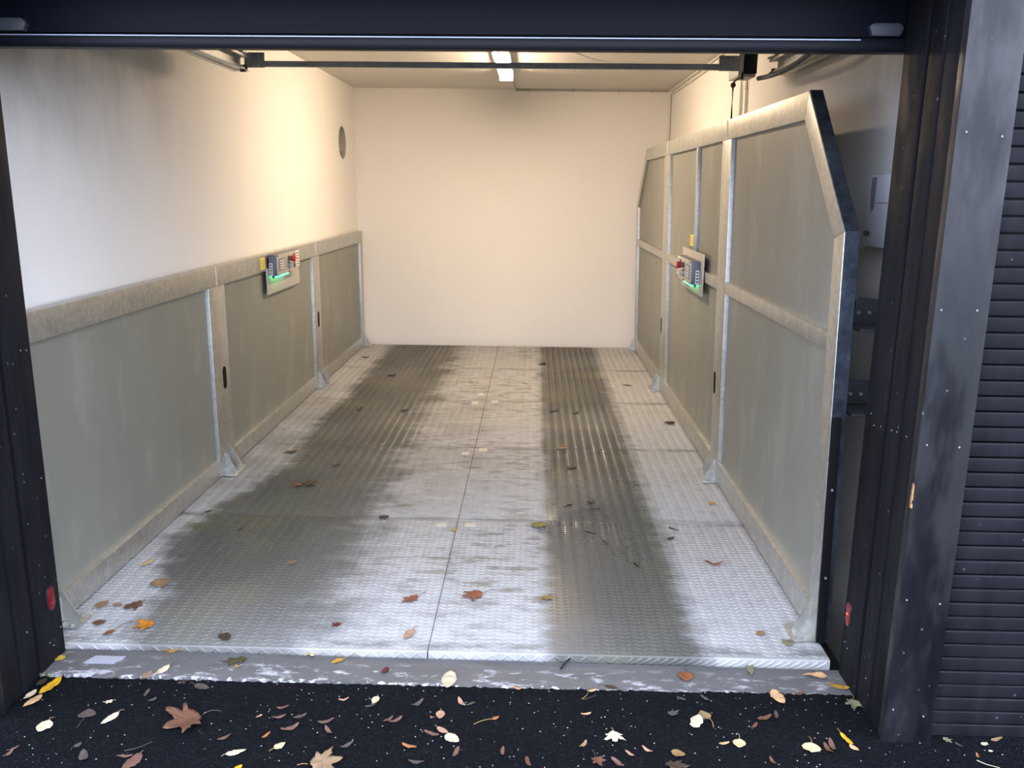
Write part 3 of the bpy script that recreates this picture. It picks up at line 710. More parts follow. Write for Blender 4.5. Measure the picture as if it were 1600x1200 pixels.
# ================================================================ fallen leaves and twigs
LEAVES = [
    (-1.63, 3.273, 0.0435, 0.085, 1.12, 0.35, 'ovate', 'straw', 0, 'straw-coloured narrow leaf lying against foot of the low left barrier', None),
    (-1.454, 3.095, 0.0435, 0.076, 2.24, 1.1, 'ovate', 'tan', 0.25, 'small round tan leaf near the front left of platform, above orange maple leaf', None),
    (-1.63, 2.91, 0.0435, 0.063, 1.23, 0.7, 'ovate', 'tan', 0.4, 'crumpled tan leaf in platform corner beside foot of the low barrier', None),
    (-1.474, 2.97, 0.0435, 0.085, -2.09, 0.75, 'maple', 'brown', 0.15, 'brown lobed leaf just behind the orange maple leaf', None),
    (-1.354, 2.807, 0.0435, 0.077, -2.6, 1.0, 'maple', 'orange', 0, 'bright orange maple leaf at front left of platform', None),
    (-1.582, 2.792, 0.0435, 0.047, 0.35, 0.8, 'ovate', 'brown', 0, 'brown curled leaf left of orange maple leaf', None),
    (-1.477, 2.75, 0.0435, 0.046, -2.22, 0.5, 'ovate', 'rust', 1.6, 'reddish brown leaf with long stalk below the orange maple leaf', None),
    (-1.578, 2.939, 0.0435, 0.04, -0.07, 0.6, 'ovate', 'tan', 0, 'faint flattened tan leaf between brown leaves in the platform corner', None),
    (-1.09, 2.741, 0.0435, 0.057, -0.85, 0.8, 'ovate', 'darkbrown', 0.4, 'dark brown crumpled leaf with stalk near front edge of platform', None),
    (-0.684, 2.837, 0.0435, 0.04, -2.34, 0.8, 'maple', 'maroon', 0.2, 'tiny dark red lobed leaf on front half of platform', None),
    (-0.427, 3.061, 0.0435, 0.085, -2.34, 0.55, 'maple', 'rust', 0.5, 'rust leaf folded double, left of the plate seam', None),
    (-0.177, 3.095, 0.0435, 0.09, -2.72, 0.95, 'maple', 'rust', 0.6, 'rust maple leaf lying just right of the centre seam', None),
    (-0.414, 2.803, 0.0435, 0.076, -1.86, 0.45, 'ovate', 'pinktan', 0.4, 'pinkish pale leaf with brown tip near platform edge left of seam', None),
    (0.095, 3.075, 0.0435, 0.061, -2.83, 0.5, 'ovate', 'ochre', 0.3, 'ochre brown narrow leaf with stalk on the right wet track', None),
    (0.079, 3.794, 0.0435, 0.081, 2.89, 0.9, 'ovate', 'olive', 0.15, 'olive green rounded leaf beside seam on the right track', None),
    (-0.34, 3.734, 0.0435, 0.033, -3.08, 0.9, 'ovate', 'yellow', 0, 'small yellow leaf lying on the centre seam', None),
    (-0.684, 3.892, 0.0435, 0.06, -2.34, 0.8, 'maple', 'black', 0.2, 'black shrivelled leaf on seam left of centre', None),
    (-1.395, 4.9, 0.0435, 0.1, -2.56, 0.5, 'maple', 'brown', 0, 'brown curled leaf near second foot bracket of low barrier', None),
    (-1.215, 4.315, 0.0435, 0.066, -2.6, 0.8, 'maple', 'rust', 0, 'rust leaf lying in green-stained patch on the left track', None),
    (-1.163, 4.375, 0.0435, 0.1, -1.91, 0.8, 'maple', 'mould', 0, 'dark mouldy leaf in green-stained patch on the left track', None),
    (0.218, 5.062, 0.0435, 0.064, -2.65, 0.6, 'ovate', 'tan', 0, 'small tan leaf on seam of the right track', None),
    (0.969, 5.722, 0.0435, 0.1, -2.02, 0.7, 'maple', 'darkbrown', 0.2, 'dark curled leaf against foot of the tall right barrier', None),
    (0.111, 7.686, 0.0435, 0.1, -1.97, 0.7, 'maple', 'darkbrown', 0.2, 'dark crumpled leaf farthest back near the rear wall', None),
    (0.831, 6.83, 0.0435, 0.1, -2.89, 0.25, 'strip', 'darkbrown', 0, 'thin dark leaf scrap near far foot bracket of tall barrier', None),
    (0.945, 4.144, 0.0435, 0.042, -2.88, 0.9, 'ovate', 'yellow', 0, 'small yellowish leaf on pale floor beside tall barrier', None),
    (0.828, 3.414, 0.0435, 0.08, 2.94, 0.28, 'strip', 'rust', 0.15, 'long reddish brown curled leaf on pale floor near tall barrier', None),
    (0.97, 3.281, 0.0435, 0.003, -3.12, 0.9, 'ovate', 'tan', 0, 'round tan leaf touching foot of the tall barrier', None),
    (0.849, 2.842, 0.0435, 0.04, -2.34, 0.8, 'ovate', 'tan', 0.3, 'small tan leaf at front right of platform', None),
    (0.935, 2.756, 0.0435, 0.046, 2.43, 0.95, 'ovate', 'greygreen', 0, 'grey green round leaf at front right corner of platform', None),
    (-0.985, 3.364, 0.0435, 0.05, -2.4, 0.7, 'maple', 'tan', 0, 'thin decayed tan leaf on left wet track', None),
    (-1.093, 4.66, 0.0435, 0.052, -2.62, 0.45, 'strip', 'darkbrown', 0, 'dark brown shrivelled leaf scrap above and right of the mouldy leaf', 'leaf scraps on the platform'),
    (-1.33, 3.698, 0.0435, 0.037, -2.43, 0.45, 'strip', 'darkbrown', 0, 'dark brown shrivelled leaf scrap below and left of the mouldy leaf', 'leaf scraps on the platform'),
    (-1.212, 5.945, 0.0435, 0.073, -2.22, 0.45, 'strip', 'darkbrown', 0, 'dark brown shrivelled leaf scrap above and right of the brown leaf by the bracket', 'leaf scraps on the platform'),
    (-0.891, 5.929, 0.0435, 0.07, -2.19, 0.45, 'strip', 'darkbrown', 0, 'dark brown shrivelled leaf scrap below and left of the farthest dark leaf', 'leaf scraps on the platform'),
    (0.19, 5.983, 0.0435, 0.077, -2.58, 0.45, 'strip', 'darkbrown', 0, 'dark brown shrivelled leaf scrap above the tan seam leaf', 'leaf scraps on the platform'),
    (-1.608, 5.365, 0.0435, 0.029, -2.8, 0.45, 'strip', 'darkbrown', 0, 'dark brown shrivelled leaf scrap above the brown leaf by the bracket', 'leaf scraps on the platform'),
    (-1.557, 3.905, 0.0435, 0.036, -2.62, 0.45, 'strip', 'darkbrown', 0, 'dark brown shrivelled leaf scrap left of the mouldy leaf', 'leaf scraps on the platform'),
    (-1.531, 7.843, 0.0435, 0.069, -2.61, 0.45, 'strip', 'darkbrown', 0, 'dark brown shrivelled leaf scrap left of the farthest dark leaf', 'leaf scraps on the platform'),
    (-1.151, 7.08, 0.0435, 0.087, -2.45, 0.45, 'strip', 'darkbrown', 0, 'dark brown shrivelled leaf scrap above and left of the tan seam leaf', 'leaf scraps on the platform'),
    (0.261, 4.715, 0.0435, 0.079, -2.45, 0.45, 'strip', 'darkbrown', 0, 'dark brown shrivelled leaf scrap below the tan seam leaf', 'leaf scraps on the platform'),
    (0.323, 4.147, 0.0435, 0.048, -2.49, 0.45, 'strip', 'darkbrown', 0, 'dark brown shrivelled leaf scrap above and right of the olive green leaf', 'leaf scraps on the platform'),
    (0.66, 3.695, 0.0435, 0.046, -2.59, 0.45, 'strip', 'darkbrown', 0, 'dark brown shrivelled leaf scrap above and left of the long reddish leaf', 'leaf scraps on the platform'),
    (0.339, 5.92, 0.0435, 0.059, -2.78, 0.45, 'strip', 'darkbrown', 0, 'dark brown shrivelled leaf scrap below and left of the thin far scrap', 'leaf scraps on the platform'),
    (0.26, 3.742, 0.0435, 0.055, -0.71, 0.2, 'twig', 'black', 0, 'black tiny twig right of the olive green leaf', 'twigs on the platform'),
    (0.332, 3.634, 0.0435, 0.053, -1.2, 0.2, 'twig', 'black', 0, 'black tiny twig above and right of the ochre brown leaf', 'twigs on the platform'),
    (0.445, 3.402, 0.0435, 0.048, -1.1, 0.2, 'twig', 'black', 0, 'black tiny twig left of the long reddish leaf', 'twigs on the platform'),
    (0.655, 3.801, 0.0435, 0.05, -0.62, 0.2, 'twig', 'black', 0, 'black tiny twig above and left of the long reddish leaf', 'twigs on the platform'),
    (0.209, 4.078, 0.0435, 0.052, -2.55, 0.2, 'twig', 'black', 0, 'black tiny twig above and right of the olive green leaf', 'twigs on the platform'),
    (0.349, 4.024, 0.0435, 0.05, 3.02, 0.2, 'twig', 'black', 0, 'black tiny twig below and right of the tan seam leaf', 'twigs on the platform'),
    (-1.584, 2.606, 0.0242, 0.036, -2.0, 0.95, 'ovate', 'yellow', 0.9, 'golden yellow leaf on concrete sill beside the left jamb', None),
    (-1.191, 2.678, 0.0222, 0.079, -2.76, 0.5, 'maple', 'mustard', 0, 'flattened mustard leaf stuck to sill under platform edge', None),
    (-1.262, 2.485, 0.0226, 0.046, 1.24, 0.5, 'ovate', 'tan', 0.2, 'tan curled leaf at edge of sill, left of a paler one', None),
    (-1.205, 2.566, 0.0223, 0.068, -1.93, 0.45, 'ovate', 'cream', 0.35, 'pale cream leaf pointing up at edge of sill on the left', None),
    (-0.755, 2.705, 0.02, 0.069, -1.35, 0.8, 'maple', 'lemon', 0.1, 'small lemon yellow lobed leaf standing below platform edge', None),
    (-0.631, 2.636, 0.0193, 0.048, -2.46, 0.6, 'ovate', 'mustard', 1.0, 'mustard leaf with dark stalk on sill left of centre', None),
    (-0.951, 2.619, 0.021, 0.093, -2.84, 0.5, 'maple', 'mould', 0, 'dark decayed leaf on sill, left part', None),
    (-0.475, 2.588, 0.0185, 0.037, -1.82, 0.6, 'strip', 'maroon', 0, 'tiny dark red scrap on middle of sill', None),
    (-0.258, 2.576, 0.0174, 0.106, -1.59, 0.5, 'ovate', 'cream', 0.2, 'pale egg-shaped leaf upright across sill edge near centre', None),
    (0.12, 2.607, 0.0155, 0.132, 1.24, 0.07, 'twig', 'black', 0, 'black twig leaning from sill onto platform edge', None),
    (0.102, 2.666, 0.0156, 0.046, 3.1, 0.12, 'twig', 'black', 0, 'short dark stick lying on sill right of centre', None),
    (0.534, 2.609, 0.0134, 0.055, -1.74, 1.0, 'ovate', 'rust', 0.5, 'round rusty brown leaf on sill, right half', None),
    (0.762, 2.68, 0.0122, 0.077, -1.7, 0.35, 'ovate', 'greygreen', 0.8, 'grey green curled leaf with dark stalk on sill', None),
    (1.01, 2.61, 0.0109, 0.085, 3.05, 0.42, 'ovate', 'peach', 0, 'large peach-coloured half-round leaf on sill near right jamb', None),
    (1.056, 2.537, 0.0107, 0.068, 2.73, 0.42, 'ovate', 'mustard', 0, 'mustard oblong leaf at right end of sill against jamb', None),
    (0.455, 2.685, 0.0138, 0.042, -2.9, 0.5, 'ovate', 'mould', 0, 'faint olive leaf stuck under platform edge', None),
    (-0.963, 2.57, 0.021, 0.023, 2.83, 0.4, 'strip', 'mustard', 0, 'tiny mustard scrap near decayed leaf on sill', None),
    (-1.553, 2.503, 0.0135, 0.048, 2.87, 0.9, 'ovate', 'olive', 0.2, 'olive yellow leaf at foot of the left jamb', None),
    (-1.586, 2.442, 0.0135, 0.045, 1.39, 0.6, 'ovate', 'darkbrown', 0, 'dark brown leaf wedged at foot of left jamb', None),
    (-1.53, 2.485, 0.0135, 0.098, -1.78, 0.4, 'ovate', 'gold', 0.3, 'long golden yellow leaf pointing at sill beside left jamb', None),
    (-1.574, 2.417, 0.0135, 0.055, -1.75, 0.42, 'ovate', 'cream', 0, 'narrow cream leaf against left jamb below the golden leaf', None),
    (-1.54, 2.39, 0.0135, 0.071, -1.9, 0.45, 'ovate', 'peach', 0, 'peach leaf lowest in the heap beside left jamb', None),
    (-1.444, 2.26, 0.0135, 0.057, -1.59, 0.85, 'ovate', 'cream', 0.35, 'round cream leaf on asphalt at lower left', None),
    (-1.343, 2.277, 0.0135, 0.046, 1.79, 1.2, 'ovate', 'greybrown', 1.0, 'grey brown leaf with long stalk on asphalt, lower left', None),
    (-1.256, 2.313, 0.0135, 0.068, -1.95, 0.42, 'ovate', 'cream', 0.25, 'elongated cream leaf with dark spots on asphalt, lower left', None),
    (-1.301, 2.372, 0.0135, 0.03, -2.72, 0.6, 'maple', 'cream', 0.2, 'tiny cream lobed leaf on asphalt above the elongated cream leaf', None),
    (-0.992, 2.308, 0.0135, 0.118, -2.43, 1.25, 'maple', 'brown', 0.45, 'large brown maple leaf on asphalt left of centre', None),
    (-0.859, 2.124, 0.0135, 0.058, 0.45, 0.42, 'ovate', 'cream', 0.2, 'cream pointed oval leaf near bottom edge', None),
    (-0.728, 2.155, 0.0135, 0.039, 0.91, 0.7, 'ovate', 'lemon', 0.4, 'pale lemon ribbed leaf with stalk, lower left of centre', None),
    (-1.305, 2.141, 0.0135, 0.025, 1.16, 0.7, 'ovate', 'greybrown', 0.6, 'small grey leaf with stalk below the grey brown leaf', None),
    (-1.268, 2.125, 0.0135, 0.049, -0.93, 0.5, 'strip', 'greybrown', 0, 'grey brown curled leaf strip left of the large pinkish brown leaf', 'curled leaf strips on the asphalt'),
    (-1.486, 2.088, 0.0135, 0.038, 1.13, 0.25, 'strip', 'pinkbrown', 0, 'pinkish brown curled leaf strip below and left of the round cream leaf', 'curled leaf strips on the asphalt'),
    (-1.483, 2.113, 0.0135, 0.032, 0.98, 0.25, 'strip', 'pinkbrown', 0, 'pinkish brown curled leaf strip below and left of the grey brown stalked leaf', 'curled leaf strips on the asphalt'),
    (-1.099, 2.12, 0.0135, 0.081, -1.82, 0.5, 'ovate', 'pinkbrown', 0.2, 'large pinkish brown leaf cut by the bottom edge, left', None),
    (-1.161, 2.098, 0.0135, 0.044, 0.23, 0.25, 'strip', 'pinkbrown', 0, 'pinkish brown curled leaf strip above and left of the large pinkish brown leaf', 'curled leaf strips on the asphalt'),
    (-1.149, 2.124, 0.0135, 0.075, 0.66, 0.04, 'twig', 'greybrown', 0, 'thin grey twig on asphalt at lower left', None),
    (-0.908, 2.192, 0.0135, 0.041, 0.59, 0.28, 'strip', 'pinkbrown', 0, 'pinkish brown curled leaf strip above and left of the cream pointed oval leaf', 'curled leaf strips on the asphalt'),
    (-0.812, 2.063, 0.0135, 0.025, 0.84, 0.8, 'ovate', 'gold', 0, 'golden leaf tip at the very bottom edge', None),
    (-1.146, 2.475, 0.0135, 0.037, 0.45, 0.6, 'maple', 'darkbrown', 0, 'dark brown leaf at asphalt edge above the large maple leaf', None),
    (-1.082, 2.467, 0.0135, 0.059, -0.34, 0.55, 'ovate', 'greybrown', 0.4, 'dull brown leaf with looped stalk above the large maple leaf', None),
    (-1.211, 2.436, 0.0135, 0.043, -1.62, 0.3, 'strip', 'greybrown', 0, 'grey brown curled leaf strip above and right of the elongated cream leaf', 'curled leaf strips on the asphalt'),
    (-1.192, 2.373, 0.0135, 0.027, 0.94, 0.5, 'strip', 'greybrown', 0, 'grey brown curled leaf strip above and left of the large brown maple leaf', 'curled leaf strips on the asphalt'),
    (-1.388, 2.506, 0.0135, 0.036, -0.28, 0.5, 'strip', 'darkbrown', 0, 'dark brown curled leaf strip above the elongated cream leaf', 'curled leaf strips on the asphalt'),
    (-0.615, 2.09, 0.0135, 0.097, 0.29, 1.0, 'maple', 'fur', 0.3, 'large matted tan leaf at bottom edge left of centre', None),
    (-0.778, 2.346, 0.0135, 0.039, 0.31, 0.3, 'strip', 'pinkbrown', 0, 'pinkish brown curled leaf strip above the pale lemon ribbed leaf', 'curled leaf strips on the asphalt'),
    (-0.777, 2.297, 0.0135, 0.042, 0.61, 0.3, 'strip', 'pinkbrown', 0, 'pinkish brown curled leaf strip above and right of the cream pointed oval leaf', 'curled leaf strips on the asphalt'),
    (-0.713, 2.3, 0.0135, 0.043, 0.43, 0.3, 'strip', 'greybrown', 0, 'grey brown curled leaf strip above and right of the pale lemon ribbed leaf', 'curled leaf strips on the asphalt'),
    (-0.635, 2.287, 0.0135, 0.05, 0.16, 0.3, 'strip', 'pinkbrown', 0, 'pinkish brown curled leaf strip below and left of the small cream leaf', 'curled leaf strips on the asphalt'),
    (-0.729, 2.233, 0.0135, 0.056, 0.77, 0.3, 'strip', 'pinkbrown', 0, 'pinkish brown curled leaf strip above and right of the pale lemon ribbed leaf', 'curled leaf strips on the asphalt'),
    (-0.599, 2.266, 0.0135, 0.043, -1.12, 0.3, 'strip', 'pinkbrown', 0, 'pinkish brown curled leaf strip above the large matted tan leaf', 'curled leaf strips on the asphalt'),
    (-0.782, 2.206, 0.0135, 0.033, 0.87, 0.3, 'strip', 'orangebrown', 0, 'orange brown curled leaf strip above and left of the pale lemon ribbed leaf', 'curled leaf strips on the asphalt'),
    (-0.827, 2.301, 0.0135, 0.022, 0.88, 0.3, 'strip', 'pinktan', 0, 'pinkish tan curled leaf strip above and left of the pale lemon ribbed leaf', 'curled leaf strips on the asphalt'),
    (-0.598, 2.402, 0.0135, 0.034, 0.45, 0.3, 'strip', 'pinktan', 0, 'pinkish tan curled leaf strip left of the small cream leaf', 'curled leaf strips on the asphalt'),
    (-0.438, 2.298, 0.0135, 0.038, 0.79, 0.3, 'strip', 'pinkbrown', 0, 'pinkish brown curled leaf strip below and right of the small cream leaf', 'curled leaf strips on the asphalt'),
    (-0.417, 2.293, 0.0135, 0.045, 0.82, 0.3, 'strip', 'pinkbrown', 0, 'pinkish brown curled leaf strip above and left of the pale oval leaf', 'curled leaf strips on the asphalt'),
    (-0.364, 2.381, 0.0135, 0.048, 0.73, 0.3, 'strip', 'greybrown', 0, 'grey brown curled leaf strip right of the small cream leaf', 'curled leaf strips on the asphalt'),
    (-0.219, 2.428, 0.0135, 0.05, -0.93, 0.3, 'strip', 'pinktan', 0, 'pinkish tan curled leaf strip below and right of the pale egg-shaped leaf', 'curled leaf strips on the asphalt'),
    (-0.307, 2.25, 0.0135, 0.049, -0.14, 0.3, 'strip', 'pinkbrown', 0, 'pinkish brown curled leaf strip left of the pale oval leaf', 'curled leaf strips on the asphalt'),
    (-0.36, 2.197, 0.0135, 0.046, -0.57, 0.3, 'strip', 'orangebrown', 0, 'orange brown curled leaf strip left of the pale oval leaf', 'curled leaf strips on the asphalt'),
    (-0.213, 2.145, 0.0135, 0.046, 1.1, 0.3, 'strip', 'pinkbrown', 0, 'pinkish brown curled leaf strip below the pale oval leaf', 'curled leaf strips on the asphalt'),
    (-0.07, 2.153, 0.0135, 0.039, 1.36, 0.3, 'strip', 'pinkbrown', 0, 'pinkish brown curled leaf strip below the long-stalked orange leaf', 'curled leaf strips on the asphalt'),
    (-0.333, 2.115, 0.0135, 0.046, -0.22, 0.3, 'strip', 'greybrown', 0, 'grey brown curled leaf strip below and left of the pale oval leaf', 'curled leaf strips on the asphalt'),
    (-0.541, 2.172, 0.0135, 0.042, 0.63, 0.3, 'strip', 'greybrown', 0, 'grey brown curled leaf strip above and right of the large matted tan leaf', 'curled leaf strips on the asphalt'),
    (-0.508, 2.375, 0.0135, 0.036, 0.22, 0.3, 'strip', 'greybrown', 0, 'grey brown curled leaf strip below and left of the small cream leaf', 'curled leaf strips on the asphalt'),  # strip added where a shadow lies beside the cream leaf
    (-0.188, 2.391, 0.0135, 0.031, 0.65, 0.3, 'strip', 'greybrown', 0, 'grey brown curled leaf strip above and left of the long-stalked orange leaf', 'curled leaf strips on the asphalt'),
    (-0.05, 2.5, 0.0135, 0.036, -0.17, 0.3, 'strip', 'pinktan', 0, 'pinkish tan curled leaf strip above and right of the long-stalked orange leaf', 'curled leaf strips on the asphalt'),
    (0.168, 2.359, 0.0135, 0.032, 0.38, 0.3, 'strip', 'peach', 0, 'peach curled leaf strip below the V of twigs', 'curled leaf strips on the asphalt'),
    (0.191, 2.485, 0.0135, 0.036, 0.46, 0.3, 'strip', 'peach', 0, 'peach curled leaf strip above the V of twigs', 'curled leaf strips on the asphalt'),
    (0.154, 2.197, 0.0135, 0.038, 1.05, 0.3, 'strip', 'tan', 0, 'tan curled leaf strip above and left of the brown lobed leaf', 'curled leaf strips on the asphalt'),
    (-0.0, 2.151, 0.0135, 0.042, -1.18, 0.3, 'strip', 'brown', 0, 'brown curled leaf strip left of the brown lobed leaf', 'curled leaf strips on the asphalt'),
    (0.285, 2.188, 0.0135, 0.033, -0.61, 0.3, 'strip', 'pinktan', 0, 'pinkish tan curled leaf strip below and right of the cream lobed leaf', 'curled leaf strips on the asphalt'),
    (0.335, 2.204, 0.0135, 0.036, -0.55, 0.3, 'strip', 'pinktan', 0, 'pinkish tan curled leaf strip left of the oval ochre leaf', 'curled leaf strips on the asphalt'),
    (0.239, 2.149, 0.0135, 0.049, -0.64, 0.3, 'strip', 'pinkbrown', 0, 'pinkish brown curled leaf strip right of the brown lobed leaf', 'curled leaf strips on the asphalt'),
    (0.566, 2.226, 0.0135, 0.034, 0.4, 0.3, 'strip', 'peach', 0, 'peach curled leaf strip left of the left pale lemon leaf', 'curled leaf strips on the asphalt'),
    (0.68, 2.313, 0.0135, 0.036, 0.94, 0.3, 'strip', 'brown', 0, 'brown curled leaf strip above and right of the left pale lemon leaf', 'curled leaf strips on the asphalt'),
    (0.711, 2.343, 0.0135, 0.055, 0.6, 0.3, 'strip', 'brown', 0, 'brown curled leaf strip below and left of the peach leaf at sill edge', 'curled leaf strips on the asphalt'),
    (0.764, 2.364, 0.0135, 0.041, 1.17, 0.3, 'strip', 'greybrown', 0, 'grey brown curled leaf strip below the peach leaf at sill edge', 'curled leaf strips on the asphalt'),
    (0.859, 2.488, 0.0135, 0.042, 0.39, 0.3, 'strip', 'brown', 0, 'brown curled leaf strip right of the peach leaf at sill edge', 'curled leaf strips on the asphalt'),
    (0.702, 2.176, 0.0135, 0.034, -1.36, 0.3, 'strip', 'brown', 0, 'brown curled leaf strip below and left of the right pale lemon leaf', 'curled leaf strips on the asphalt'),
    (0.881, 2.244, 0.0135, 0.046, -1.51, 0.3, 'strip', 'brown', 0, 'brown curled leaf strip right of the right pale lemon leaf', 'curled leaf strips on the asphalt'),
    (0.904, 2.263, 0.0135, 0.054, -1.89, 0.3, 'strip', 'pinkbrown', 0, 'pinkish brown curled leaf strip right of the right pale lemon leaf', 'curled leaf strips on the asphalt'),
    (0.557, 2.479, 0.0135, 0.039, -0.77, 0.3, 'strip', 'greybrown', 0, 'grey brown curled leaf strip above the heart-shaped leaf', 'curled leaf strips on the asphalt'),
    (0.477, 2.465, 0.0135, 0.034, -0.52, 0.3, 'strip', 'greybrown', 0, 'grey brown curled leaf strip above and left of the heart-shaped leaf', 'curled leaf strips on the asphalt'),
    (1.303, 2.218, 0.0135, 0.023, -1.57, 0.3, 'strip', 'orangebrown', 0, 'orange brown curled leaf strip below and left of the tiny cream leaves', 'curled leaf strips on the asphalt'),
    (1.271, 2.269, 0.0135, 0.023, -1.07, 0.3, 'strip', 'greybrown', 0, 'grey brown curled leaf strip left of the tiny cream leaves', 'curled leaf strips on the asphalt'),
    (1.378, 2.277, 0.0135, 0.044, 0.25, 0.3, 'strip', 'tan', 0, 'tan curled leaf strip right of the tiny cream leaves', 'curled leaf strips on the asphalt'),
    (-0.298, 2.333, 0.0135, 0.016, -0.38, 0.3, 'strip', 'orangebrown', 0, 'orange brown curled leaf strip above and left of the pale oval leaf', 'curled leaf strips on the asphalt'),
    (-0.477, 2.428, 0.0135, 0.043, -1.74, 0.6, 'ovate', 'cream', 0.3, 'small cream leaf with stalk on asphalt near centre left', None),
    (-0.267, 2.361, 0.0135, 0.043, -1.55, 0.7, 'ovate', 'pinktan', 0.3, 'small pinkish leaf with stalk on asphalt below egg-shaped leaf', None),
    (-0.27, 2.277, 0.0135, 0.048, -0.67, 0.45, 'ovate', 'pinktan', 0.3, 'pinkish leaf overlapped by a pale oval leaf at bottom centre', None),
    (-0.241, 2.241, 0.0135, 0.054, -0.64, 0.75, 'ovate', 'cream', 0, 'pale oval leaf at bottom centre overlapping a pinkish one', None),
    (-0.106, 2.322, 0.0135, 0.027, 0.68, 0.55, 'ovate', 'orangebrown', 2.2, 'small orange leaf with long thin stalk on asphalt', None),
    (0.176, 2.438, 0.0135, 0.062, 1.1, 0.05, 'twig', 'tan', 0, 'short tan twig forming one side of a V near sill', None),
    (0.176, 2.438, 0.0135, 0.052, 0.46, 0.05, 'twig', 'greybrown', 0, 'grey twig forming the lower side of a V near sill', None),
    (0.254, 2.52, 0.0135, 0.043, -0.31, 0.55, 'ovate', 'darkbrown', 0.5, 'dark brown leaf lying at asphalt edge right of the V twigs', None),
    (0.26, 2.28, 0.0135, 0.058, -1.54, 1.0, 'maple', 'cream', 0.3, 'cream lobed leaf with upright stalk on asphalt right of centre', None),
    (0.198, 2.161, 0.0135, 0.046, -1.24, 0.9, 'maple', 'brown', 0.4, 'brown lobed leaf at bottom edge right of centre', None),
    (0.434, 2.367, 0.0135, 0.045, 0.51, 0.6, 'maple', 'greybrown', 0, 'dull grey lobed leaf on asphalt left of cream heart-shaped leaf', None),
    (0.532, 2.368, 0.0135, 0.068, -1.98, 0.65, 'heart', 'cream', 0.25, 'cream heart-shaped leaf on asphalt, right half', None),
    (0.56, 2.349, 0.0135, 0.047, 1.99, 0.8, 'ovate', 'spotted', 0.8, 'brown spotted leaf with stalk behind cream heart-shaped leaf', None),
    (0.418, 2.187, 0.0135, 0.042, -0.29, 0.8, 'ovate', 'ochre', 0, 'oval ochre leaf near bottom right of centre', None),
    (0.388, 2.133, 0.0135, 0.072, -0.13, 0.6, 'maple', 'darkbrown', 0, 'dark brown lobed leaf under the oval ochre leaf', None),
    (0.631, 2.255, 0.0135, 0.04, -1.82, 1.0, 'ovate', 'lemon', 0.8, 'pale lemon leaf with upright stalk, left of two such', None),
    (0.84, 2.246, 0.0135, 0.047, -1.87, 1.2, 'ovate', 'lemon', 0.7, 'pale lemon leaf with slanting stalk, right of two such', None),
    (0.799, 2.518, 0.0135, 0.08, -1.37, 0.55, 'ovate', 'peach', 0.1, 'pale peach leaf at asphalt edge left of right jamb', None),
    (0.94, 2.295, 0.0135, 0.058, -1.36, 0.28, 'strip', 'gold', 0.5, 'bright yellow narrow leaf with bent stalk near right jamb', None),
    (0.95, 2.244, 0.0135, 0.033, -1.0, 0.6, 'ovate', 'peach', 0, 'peach leaf touching the bright yellow narrow leaf', None),
    (1.047, 2.478, 0.0135, 0.063, -1.91, 0.8, 'maple', 'greygreen', 0.4, 'grey green lobed leaf at foot of right jamb', None),
    (1.242, 2.292, 0.0135, 0.031, -1.02, 0.7, 'maple', 'greygreen', 0, 'grey crumpled leaf under the cladding beside corner board', None),
    (1.341, 2.26, 0.0135, 0.026, 0.39, 0.6, 'ovate', 'cream', 0, 'tiny cream leaf under the cladding, upper of two', None),
    (1.347, 2.231, 0.0135, 0.015, 0.07, 0.6, 'ovate', 'cream', 0, 'tiny cream leaf under the cladding, lower of two', None),
    (1.29, 2.183, 0.0135, 0.058, -0.56, 0.05, 'twig', 'cream', 0, 'pale twig on asphalt at bottom right', None),
]
LC = dict(
    straw=(0.62, 0.46, 0.22), tan=(0.34, 0.21, 0.10), brown=(0.15, 0.065, 0.035), orange=(0.62, 0.22, 0.015), rust=(0.26, 0.085, 0.035), darkbrown=(0.055, 0.033, 0.022),
    maroon=(0.10, 0.012, 0.015), pinktan=(0.52, 0.30, 0.20), ochre=(0.30, 0.18, 0.06), olive=(0.21, 0.20, 0.035), yellow=(0.58, 0.38, 0.06), black=(0.012, 0.011, 0.011),
    mould=(0.075, 0.062, 0.022), greygreen=(0.24, 0.23, 0.13), mustard=(0.46, 0.26, 0.04), cream=(0.70, 0.58, 0.39), lemon=(0.66, 0.57, 0.30), peach=(0.66, 0.40, 0.20),
    gold=(0.72, 0.40, 0.015), greybrown=(0.085, 0.065, 0.055), pinkbrown=(0.17, 0.085, 0.065), orangebrown=(0.42, 0.15, 0.05), fur=(0.34, 0.23, 0.13), spotted=(0.28, 0.19, 0.09))
LM = {k: m_leaf('leaf_'+k, tuple(0.74*q for q in v), 0.6 if k in ('spotted', 'fur', 'mould') else 0.25) for k, v in LC.items()}

def outline(kind, t):
    """half width (0..1) along the leaf for t in 0..1 (ovate, heart, strip)"""
    if kind == 'heart': return (math.sin(math.pi*min(1, t*1.02))**0.7)*(1.0 + 0.15*math.cos(math.pi*2*t)) * (0.78 if abs(t-0.62) < 0.07 else 1)
    if kind == 'strip': return min(1, (math.sin(math.pi*t)+0.05)**0.5)
    return (math.sin(math.pi*t**0.85)**0.8)*(1-0.12*t)

